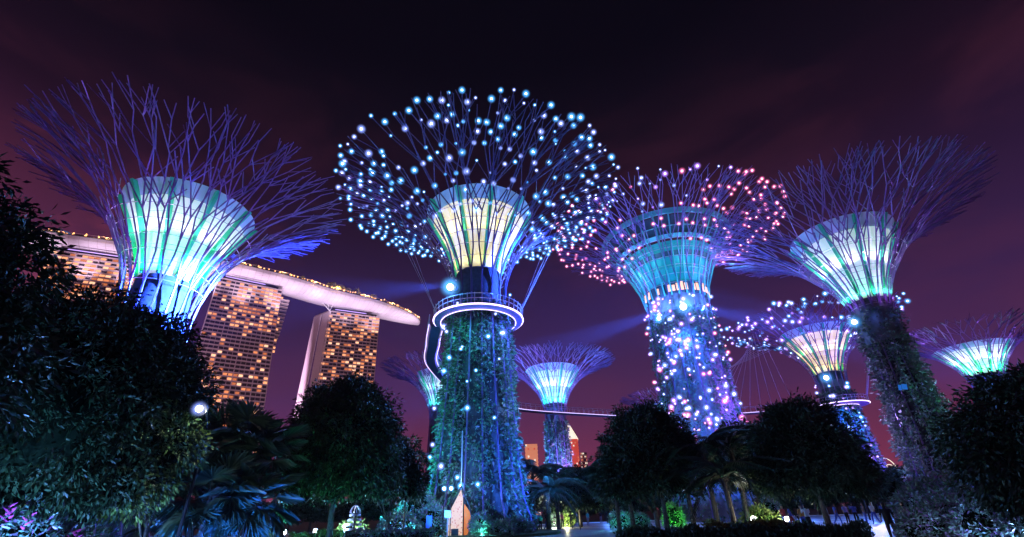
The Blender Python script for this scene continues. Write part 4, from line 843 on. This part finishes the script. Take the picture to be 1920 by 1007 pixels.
# ------------------------------------------------------------------ lamps on the ground
def bollard(label, loc, h=.95, r=.12, power=900, col=(.55, .75, 1), m_='flood'):
    root = empty('bollard_lamp', loc, 0, label, 'bollard lamp')
    mb = MB(); mb.tube([(0, 0, 0), (0, 0, h)], [.06, .05], 10); mb.tube([(0, 0, 0), (0, 0, .04)], .14, 12); mb.build('post', M['white_paint'], root)
    put(icosphere('lamp_globe', r, M[m_], 3), 'lamp_globe', root, loc=(0, 0, h+r*.7))
    mb = MB(); mb.lathe([(.01, h+r*2), (r*1.1, h+r*1.6), (r*1.1, h+r*1.5)], 16); mb.build('cap', M['white_paint'], root)
    light('POINT', 'bollard_light', (0, 0, h+r*2.4), power, col, root, size=.1); return root
bollard('bright bollard lamp between the fan palm and the round bushy tree', pol(-24.2, 36), .98, .13, 1300, (.3, .6, 1))
bollard('second bright bollard lamp under the round bushy tree', pol(-21.35, 37), .95, .12, 1300, (.3, .6, 1))
bollard('bright bollard lamp right of the ringed topiary', pol(-16.7, 38), .95, .11, 900, (.3, .6, 1))
bollard('small lamp glowing in the yellow lit bush', pol(-18.6, 37), 1.2, .08, 500, (1, .95, .7))
bollard('wide glowing white bollard standing in the right hedge', pol(24.0, 27), .98, .16, 50, (1, .95, .7))
bollard('small star bright lamp by the visitor in red trousers', pol(26.9, 30), 1.0, .1, 120, (1, .9, .7))
bollard('warm pink lamp above the crowd on the right', pol(34.1, 60), 2.3, .13, 500, (1, .6, .45), 'lamp_pink')
# pole floodlight left
FL = empty('pole_floodlight', pol(-34.3, 17.2), 0, 'star bright floodlight on a thin pole above the lime tree', 'floodlight')
mb = MB(); mb.tube([(-1.0, 2.2, 0), (-1.0, 2.2, 4.4), (-.6, 1.4, 4.75), (0, .3, 4.85)], [.06, .05, .04, .04], 8); mb.build('pole', M['black'], FL)
put(icosphere('lamp_globe', .1, M['flood'], 3), 'lamp_globe', FL, loc=(0, 0, 4.8)); put(icosphere('glow_shell', .3, HALO['lamp_white'], 3), 'glow_shell', FL, loc=(0, 0, 4.8))  # outer sphere only paints the glow round the lamp
mb = MB(); mb.tube([(0, .1, 4.8), (0, .35, 4.85)], [.18, .08], 10); mb.build('lamp_housing', M['black'], FL)
light('POINT', 'floodlight', (.1, .15, 4.75), 260, (1, 1, .8), FL, size=.1)
# twin lamps at the trunk foot
TL = empty('twin_lamp_post', pol(-8.0, 43.3), 0, 'pair of dazzling lamps on twin posts left of the lit doorway', 'lamp post')
for x_ in (-.3, .3):
    mb = MB(); mb.tube([(x_, 0, 0), (x_, 0, 3.6)], .045, 8); mb.build('post', M['black'], TL); put(icosphere('lamp_globe', .12, M['flood'], 3), 'lamp_globe', TL, loc=(x_, 0, 3.75)); put(icosphere('glow_shell', .38, HALO['lamp_blue'], 3), 'glow_shell', TL, loc=(x_, 0, 3.75))  # larger spheres are painted glow, not part of the fitting
light('POINT', 'twin_light', (0, .3, 4.3), 500, (.2, .6, 1), TL, size=.2)
# garden uplights: small fixtures in the beds, each with its own light
def uplight(label, az_, D_, power, col, z=.35, m_='lamp_blue'):
    root = empty('garden_uplight', pol(az_, D_), 0, label, 'garden light', 'small uplights hidden in the planting')
    mb = MB(); mb.tube([(0, 0, 0), (0, 0, .22)], [.04, .04], 8); mb.tube([(0, 0, .2), (0, 0, .32)], [.05, .09], 10); mb.build('spike', M['black'], root)
    put(icosphere('lens', .06, M[m_], 2), 'lens', root, loc=(0, 0, .33)); light('POINT', 'uplight', (0, 0, z+.15), power*(2.1 if az_ < -25 else 1.3 if az_ < -15 else .4 if az_ > 35 else 1), col, root, size=.08)
UP = [(-58, 11.5, 60, (.1, .3, 1)), (-52.5, 15.5, 260, (.1, .3, 1)), (-48.5, 16.5, 420, (.15, .4, 1)), (-45.2, 17, 480, (.12, .3, 1)), (-42, 18, 420, (.2, .35, 1)), (-39, 20, 200, (.3, .6, 1)),
      (-50, 11, 30, (.05, .2, 1)), (-32, 21, 150, (.02, .14, 1)), (-29, 21.5, 220, (.02, .16, 1)), (-27.5, 22, 200, (.02, .14, 1)), (-23, 26, 130, (.1, .9, .6)), (-20, 26, 130, (.1, .8, .7)), (-17, 26.5, 160, (.1, .3, 1)),
      (38, 24, 200, (.4, .5, 1)), (40.5, 24, 260, (.2, .35, 1)), (43.3, 23, 300, (.25, .45, 1)), (46, 21.5, 260, (.3, .7, .9)), (49, 19.5, 260, (.1, .3, 1)), (42, 36, 500, (.1, .3, 1)), (39, 44, 600, (.2, .3, 1)),
      (-12, 43, 900, (.05, .6, .8)), (-13.2, 41, 400, (.05, .3, 1)), (-4.2, 42.8, 200, (.1, .9, .7)), (10.8, 50, 350, (.1, .9, .9)), (16.4, 48, 350, (.1, 1, .3)), (25.5, 46, 200, (.2, .6, 1)), (5.1, 66, 500, (1, .95, .6)), (3.7, 66, 500, (.8, 1, .8)),
      (24.4, 29.4, 25, (.1, 1, .5)), (14, 26.5, 50, (.2, .4, .6)), (30, 25, 40, (.2, .3, .6))]
upd = {}
for az_, D_, pw, col in UP:
    side = 'left flower bed' if az_ < -36 else 'fan palm bed' if az_ < -25 else 'bed of the round bushy tree' if az_ < -15 else 'planting round the middle trunk' if az_ < 0 else 'planting behind the plaza' if az_ < 35 else 'right shrub bed'
    uplight(f'tiny uplight in the {side}', az_, D_, pw, col)
for o in list(COL.objects):
    if o.get('category') == 'garden light': o['group'] = 'uplights in the ' + o['label'].split(' in the ')[1]
# plaza lamps: tall posts added behind the trees to light the paving blue
for az_, D_, pw in ((9.5, 88, 9000), (19, 80, 9000), (28.5, 78, 9000), (33.6, 70, 8000)):
    root = empty('added_plaza_lamp', pol(az_, D_), 0, {9.5: 'added blue plaza lamp post at the far edge near the red tower', 19: 'added blue plaza lamp post behind the drooping palms', 28.5: 'added blue plaza lamp post behind the round dark tree', 33.6: 'added blue plaza lamp post by the crowd on the right'}[az_], 'lamp post', 'blue lamp posts added to light the plaza')
    mb = MB(); mb.tube([(0, 0, 0), (0, 0, 4.2)], [.09, .06], 8); mb.tube([(0, 0, 4.1), (0, -1.0, 4.3)], .045, 6); mb.build('post', M['black'], root)
    put(icosphere('lamp_globe', .16, M['lamp_blue'], 2), 'lamp_globe', root, loc=(0, -1, 4.15)); light('POINT', 'plaza_fill_light', (0, -1, 3.85), pw*.13, (.08, .25, 1), root, size=.15)

# ------------------------------------------------------------------ doorway, signs, topiary
DW = empty('lit_doorway', pol(-6.5, 44.2), radians(6.5), 'gabled lit doorway with a reddish patterned board and an orange door', 'doorway')
mb = MB(); mb.add([(-1.0, 0, 0), (.25, -.15, 0), (.25, -.15, 2.4), (.05, 0, 3.9), (-1.0, 0, 2.0)], [(0, 1, 2, 3, 4)])
pm = bpy.data.materials.new('printed_board'); pm.use_nodes = True; t = pm.node_tree; b = t.nodes['Principled BSDF']; v_ = t.nodes.new('ShaderNodeTexVoronoi'); v_.inputs['Scale'].default_value = 5.0; tc_ = t.nodes.new('ShaderNodeTexCoord'); t.links.new(tc_.outputs['Object'], v_.inputs['Vector'])
r = t.nodes.new('ShaderNodeValToRGB'); r.color_ramp.elements[0].color = (.75, .16, .1, 1); r.color_ramp.elements[0].position = .1; r.color_ramp.elements[1].color = (1, .72, .5, 1); r.color_ramp.elements[1].position = .42
t.links.new(v_.outputs['Distance'], r.inputs[0]); b.inputs['Base Color'].default_value = (.12, .05, .04, 1); t.links.new(r.outputs[0], b.inputs['Emission Color']); b.inputs['Emission Strength'].default_value = .8
q_ = MB(); q_.add([(-1.0, 0, 0), (.2, -.1, 0), (.2, -.1, 2.9), (0, 0, 3.7), (-1.0, 0, 1.9), (-1.0, .1, 0), (.2, 0, 0), (.2, 0, 2.9), (0, .1, 3.7), (-1.0, .1, 1.9)], [(0, 1, 2, 3, 4), (9, 8, 7, 6, 5), (0, 4, 9, 5), (4, 3, 8, 9), (3, 2, 7, 8), (2, 1, 6, 7), (1, 0, 5, 6)]); q_.build('patterned_board', pm, DW)
M['orange_door'] = mat('orange_door', (.8, .25, .06), .5, emis=(1, .26, .05), estr=.55)
q_ = MB(); q_.add([(.28, -.14, 0), (.95, .1, 0), (.95, .1, 1.2), (.75, .05, 2.0), (.28, -.14, 2.6), (.28, .0, 0), (.95, .24, 0), (.95, .24, 1.2), (.75, .19, 2.0), (.28, 0, 2.6)], [(0, 1, 2, 3, 4), (9, 8, 7, 6, 5), (0, 4, 9, 5), (4, 3, 8, 9), (3, 2, 7, 8), (2, 1, 6, 7), (1, 0, 5, 6)]); q_.build('door', M['orange_door'], DW)
for pts in ([(-1.1, -.05, 0), (-1.1, -.05, 2.0), (0, -.05, 3.95)], [(0, -.05, 3.95), (.7, .1, 2.4), (1.05, .15, 1.2), (1.05, .15, 0)], [(.24, -.2, 0), (.24, -.2, 3.1)]):
    q_ = MB(); q_.tube(pts, .06, 5); q_.build('frame', M['black'], DW)
q_ = MB(); q_.box((-.75, -.5, 0), (-.15, -.12, .75)); q_.build('counter', M['black'], DW)
q_ = MB(); q_.tube([(.0, .1, 3.9), (.0, .4, 8.6)], .05, 6); q_.build('conduit', M['hoop'], DW)
light('POINT', 'door_lamp', (0, -1.4, 2.9), 30, (1, .55, .3), DW, size=.2)
SG = empty('sign_post', pol(-7.9, 42), radians(7.9), 'small pale notice board on a post left of the doorway', 'sign')
mb = MB(); mb.tube([(0, 0, 0), (0, 0, 1.7)], .035, 6); mb.build('post', M['rail'], SG); mb = MB(); mb.box((-.25, -.06, 1.6), (.25, -.02, 2.1)); mb.build('board', M['rail'], SG)
SB = empty('blue_sign', pol(-9.9, 40), radians(9.9), 'small tilted blue sign standing before the teal bushes', 'sign')
M['blue_sign'] = mat('blue_sign', (.03, .12, .8), .5, emis=(.02, .1, .8), estr=.5); mb = MB(); mb.box((-.2, -.05, .9), (.22, 0, 1.75)); mb.build('board', M['blue_sign'], SB); mb = MB(); mb.tube([(0, 0, 0), (0, 0, .9)], .04, 6); mb.build('post', M['black'], SB)
M['cyan_panel'] = mat('cyan_panel', (.03, .2, .6), .5, emis=(.02, .22, .8), estr=.45, sample=False)
# small blue screen on the shaggy trunk
for x_, w_ in ((-.36, .3), (.08, .5)):
    a = tc5-.02; mb = MB(); mb.box((-w_*.5, -.06, -.3), (w_*.5, .06, .3)); o = mb.build('blue_panel', M['cyan_panel'], T5, loc=(4.75*cos(a)+x_*sin(a)*-1, 4.75*sin(a)+x_*cos(a), 13.6)); o.rotation_euler = (0, .18, a+pi/2)
TP = empty('ringed_topiary', pol(-17.65, 36.5), 0, 'pale topiary of stacked rings with a looped crown', 'topiary')
for k in range(5):
    q_ = MB(); r_ = .62-.06*k; q_.lathe([(r_-.1, .28*k+.75), (r_, .28*k+.75), (r_-.02, .28*k+.88), (r_-.12, .28*k+.88)], 24, closed=True); q_.build('ring', M['rail'], TP)
for k in range(3):
    q_ = MB(); a0 = k*pi/3; q_.tube([(.34*cos(s_)*cos(a0), .34*cos(s_)*sin(a0), 2.05+.45*sin(s_)) for s_ in np.linspace(0, pi, 12)], .035, 5); q_.build('loop', M['rail'], TP)
mb = MB(); mb.tube([(0, 0, 0), (0, 0, 2.2)], .09, 8); mb.build('stem', M['black'], TP)

# ------------------------------------------------------------------ people
def person_mesh(pose, shirt, trousers, skin=(.45, .28, .2), hair=(.02, .015, .01)):
    J = {'pel': (0, 0, .95), 'che': (0, .01, 1.25), 'nek': (0, .01, 1.47), 'hea': (0, -.02, 1.60), 'top': (0, -.01, 1.72),
         'shL': (-.19, .01, 1.42), 'elL': (-.25, .02, 1.13), 'haL': (-.27, -.06, .88), 'shR': (.19, .01, 1.42), 'elR': (.25, .02, 1.13), 'haR': (.27, -.06, .88),
         'hiL': (-.10, 0, .90), 'knL': (-.11, -.01, .50), 'anL': (-.11, .02, .09), 'toL': (-.12, -.15, .04), 'hiR': (.10, 0, .90), 'knR': (.11, -.01, .50), 'anR': (.11, .02, .09), 'toR': (.12, -.15, .04)}
    if pose == 'walk': J.update(knL=(-.11, -.2, .52), anL=(-.11, -.22, .1), toL=(-.11, -.38, .06), knR=(.11, .08, .5), anR=(.11, .34, .16), toR=(.11, .22, .06), elL=(-.25, .12, 1.15), haL=(-.25, .18, .92), elR=(.25, -.08, 1.15), haR=(.25, -.26, .98))
    if pose == 'phone': J.update(elR=(.26, -.12, 1.2), haR=(.12, -.32, 1.5), elL=(-.26, -.12, 1.2), haL=(-.08, -.32, 1.48))
    if pose == 'sit':
        for k_ in ('pel', 'che', 'nek', 'hea', 'top', 'shL', 'shR', 'elL', 'elR'): J[k_] = (J[k_][0], J[k_][1], J[k_][2]-.48)
        J.update(hiL=(-.10, 0, .46), hiR=(.10, 0, .46), knL=(-.13, -.42, .5), knR=(.13, -.42, .5), anL=(-.13, -.44, .09), anR=(.13, -.4, .09), toL=(-.13, -.6, .05), toR=(.13, -.56, .05), haL=(-.16, -.3, .58), haR=(.16, -.3, .58))
    names = list(J); E2 = [('pel', 'che'), ('che', 'nek'), ('nek', 'hea'), ('hea', 'top'), ('che', 'shL'), ('shL', 'elL'), ('elL', 'haL'), ('che', 'shR'), ('shR', 'elR'), ('elR', 'haR'), ('pel', 'hiL'), ('hiL', 'knL'), ('knL', 'anL'), ('anL', 'toL'), ('pel', 'hiR'), ('hiR', 'knR'), ('knR', 'anR'), ('anR', 'toR')]
    RR = dict(pel=.15, che=.16, nek=.06, hea=.1, top=.08, sh=.07, el=.05, ha=.035, hi=.1, kn=.07, an=.045, to=.035)
    me = bpy.data.meshes.new('person'); me.from_pydata([J[k_] for k_ in names], [(names.index(a), names.index(b_)) for a, b_ in E2], [])
    ob = bpy.data.objects.new('person', me); COL.objects.link(ob); md = ob.modifiers.new('s', 'SKIN'); 
    sv = me.skin_vertices[0].data if me.skin_vertices else None
    if sv is None:
        bpy.context.view_layer.update()
        bm = bmesh.new(); bm.from_mesh(me); bm.verts.layers.skin.verify(); bm.to_mesh(me); bm.free(); sv = me.skin_vertices[0].data
    for i, k_ in enumerate(names):
        r_ = RR.get(k_, RR.get(k_[:2])); sv[i].radius = (r_*(1.15 if k_ in ('che', 'pel') else 1), r_*(.8 if k_ in ('che', 'pel') else 1)); sv[i].use_root = k_ == 'pel'
    ob.modifiers.new('d', 'SUBSURF').levels = 1
    dg = bpy.context.evaluated_depsgraph_get(); ne = bpy.data.meshes.new_from_object(ob.evaluated_get(dg)); bpy.data.objects.remove(ob)
    dz = -.48 if pose == 'sit' else 0
    ne.materials.clear()
    for c_ in (skin, shirt, trousers, hair): ne.materials.append(pmat(c_))
    for p in ne.polygons:
        z = p.center.z-dz; x_ = abs(p.center.x); y_ = p.center.y
        if z > 1.5: p.material_index = 3 if (z > 1.66 or y_ > .02) else 0
        elif x_ > .235 and z < 1.18: p.material_index = 0
        elif z > .98 or (x_ > .2 and z > .8): p.material_index = 1
        else: p.material_index = 2
        p.use_smooth = True
    ne.name = 'person'; return ne
pmc = {}
def pmat(c_):
    if c_ not in pmc: pmc[c_] = mat('cloth_%d' % len(pmc), c_, .8)
    return pmc[c_]
BLU, WHT, RED, BLK, TEA, ORG, PNK, GRY = (.08, .12, .5), (.7, .7, .72), (.6, .06, .06), (.02, .02, .03), (.05, .4, .42), (.7, .3, .08), (.7, .2, .4), (.25, .25, .28)
PPL = [(-33.9, 50, 'sit', PNK, RED, 2.6, 'person in a pink top and red trousers sitting at the left plaza edge'), (-33.2, 50.5, 'sit', (.5, .1, .6), BLK, -2.6, 'person in a purple top sitting beside the pink top'),
       (2.2, 53, 'stand', TEA, BLK, .3, 'person in a teal shirt standing on the plaza beside the middle trunk'), (2.9, 54, 'walk', BLK, BLU, 1.6, 'dark clothed person walking right of the teal shirt'), (1.3, 52, 'phone', BLU, GRY, 2.9, 'person in blue taking a photo near the middle trunk'),
       (9.9, 80, 'stand', WHT, PNK, .2, 'person in white with pink trousers at the far plaza edge'), (10.6, 80, 'walk', (.5, .3, .7), PNK, 1.5, 'person in lilac walking at the far plaza edge'), (11.3, 81, 'stand', GRY, WHT, 3, 'person in grey with white trousers at the far plaza edge'), (8.8, 82, 'phone', BLK, GRY, 3, 'dark clothed person with raised phone at the far plaza edge'),
       (27.3, 44, 'walk', BLU, RED, 1.2, 'person in blue with red trousers walking behind the right hedge'), (26.7, 46, 'stand', RED, BLU, .4, 'person in red beside the walker in red trousers'), (28.3, 42, 'stand', ORG, BLU, .1, 'person in orange near the dark trunk'), (28.7, 41, 'phone', WHT, BLK, 3.1, 'person in white photographing beside the dark trunk'),
       (30.3, 44, 'stand', WHT, GRY, .5, 'person in white right of the dark trunk'), (31.1, 55, 'walk', BLU, BLU, 1.5, 'person all in blue leading the right crowd'), (31.9, 57, 'stand', (.3, .3, .7), BLK, .2, 'person in violet in the right crowd'), (32.6, 56, 'phone', BLU, BLK, 3, 'person in blue raising a phone in the right crowd'),
       (33.3, 58, 'stand', GRY, BLU, .8, 'person in grey and blue in the right crowd'), (34.0, 57, 'walk', WHT, BLU, -1.2, 'person in white walking in the right crowd'), (34.8, 55, 'stand', BLU, BLK, 2, 'person in blue and black at the edge of the right crowd'), (35.5, 53, 'stand', (.3, .2, .6), BLK, 2.4, 'person in purple beside the pale shrub'),
       (6.2, 74, 'walk', WHT, BLU, -1.4, 'person in white and blue crossing the far plaza'), (7.4, 72, 'stand', TEA, GRY, .6, 'person in teal and grey on the middle of the plaza'), (4.6, 64, 'stand', PNK, BLK, .3, 'person in a pink shirt before the yellow lit plant'), (5.6, 62, 'phone', BLK, BLK, 2.8, 'all black figure lifting a phone on the middle plaza'),
       (34.9, 30, 'stand', BLK, BLK, 2.7, 'nearest visitor, dark clothed, on the right of the plaza'), (36.3, 34, 'phone', GRY, BLK, 3, 'visitor in grey holding up a phone on the right')]
for az_, D_, pose, sh, tr_, rz, txt in PPL:
    o = put(person_mesh(pose, sh, tr_), 'person', loc=pol(az_, D_), rz=rz); tag(o, txt, 'person', 'visitors on the plaza')
    if pose == 'sit':
        bz = MB(); bz.box((-.4, -.22, 0), (.4, .3, .36)); q_ = bz.build('stone_seat', M['slab'], loc=pol(az_, D_)); q_.rotation_euler = (0, 0, rz); tag(q_, 'low stone seat under the ' + txt.split(' sitting')[0], 'seat')


for az_, D_, txt in ((-120, 9, 'unseen fill lamp post behind the camera, left'), (105, 10, 'unseen fill lamp post behind the camera, right')):
    root = empty('unseen_fill_lamp', pol(az_, D_), 0, txt, 'lamp post')  # added out of view to throw blue fill on the near trees
    mb = MB(); mb.tube([(0, 0, 0), (0, 0, 4.5)], [.07, .05], 8); mb.build('post', M['black'], root)
    put(icosphere('lamp_globe', .15, M['lamp_blue'], 2), 'lamp_globe', root, loc=(0, 0, 4.65)); light('POINT', 'fill_light', (0, 0, 4.9), 420, (.012, .07, 1), root, size=.15)
# ------------------------------------------------------------------ humid night air
hz = MB(); hz.box((-620, -60, -1), (620, 700, 222))
mh = bpy.data.materials.new('humid_air'); mh.use_nodes = True; t = mh.node_tree; t.nodes.clear(); o = t.nodes.new('ShaderNodeOutputMaterial'); v_ = t.nodes.new('ShaderNodeVolumePrincipled')
v_.inputs['Color'].default_value = (.85, .85, 1, 1); v_.inputs['Density'].default_value = .00008; v_.inputs['Anisotropy'].default_value = .2; t.links.new(v_.outputs[0], o.inputs['Volume'])
tag(hz.build('haze', mh), 'thin humid night air carrying the blue beams', 'haze', kind='stuff')
# blue searchlight beams through the air
def beam(parent, p, tgt, power, spot, col=(.04, .12, 1)):
    light('SPOT', 'beam_lamp', p, power, col, parent, target=Vector(p)+Vector(tgt), size=.3, spot=spot, blend=1)
def camdir(dx, dy): return RV*dx + UV*dy
a = tc1-radians(44); P_ = (5.3*cos(a), 5.3*sin(a), 24.4); beam(T1, P_, camdir(-10, -1.0), 7000000, 26)
a = tc3+radians(8); P_ = (7.4*cos(a), 7.4*sin(a), 31.2); beam(T3, P_, camdir(-10, -3.4), 26000000, 15); beam(T3, P_, camdir(10, -2.2), 26000000, 17)
a = tc5-radians(52); P_ = (3.6*cos(a), 3.6*sin(a), 23.2); beam(T5, P_, camdir(-10, .5), 5000000, 30)

# things that nothing but their place sets apart say their place
bpy.context.view_layer.update()
ORD = 'first second third fourth fifth sixth seventh eighth ninth tenth eleventh twelfth thirteenth fourteenth fifteenth sixteenth'.split()
same = {}
for o in COL.objects:
    if o.parent is None and o.get('label'): same.setdefault(o['label'], []).append(o)
for lb, os_ in same.items():
    if len(os_) > 1:
        os_.sort(key=lambda o: atan2(o.matrix_world.translation.x, o.matrix_world.translation.y))
        for i, o in enumerate(os_): o['label'] = lb + ', ' + ('leftmost' if i == 0 else 'rightmost' if i == len(os_)-1 else ORD[i] + ' from the left')
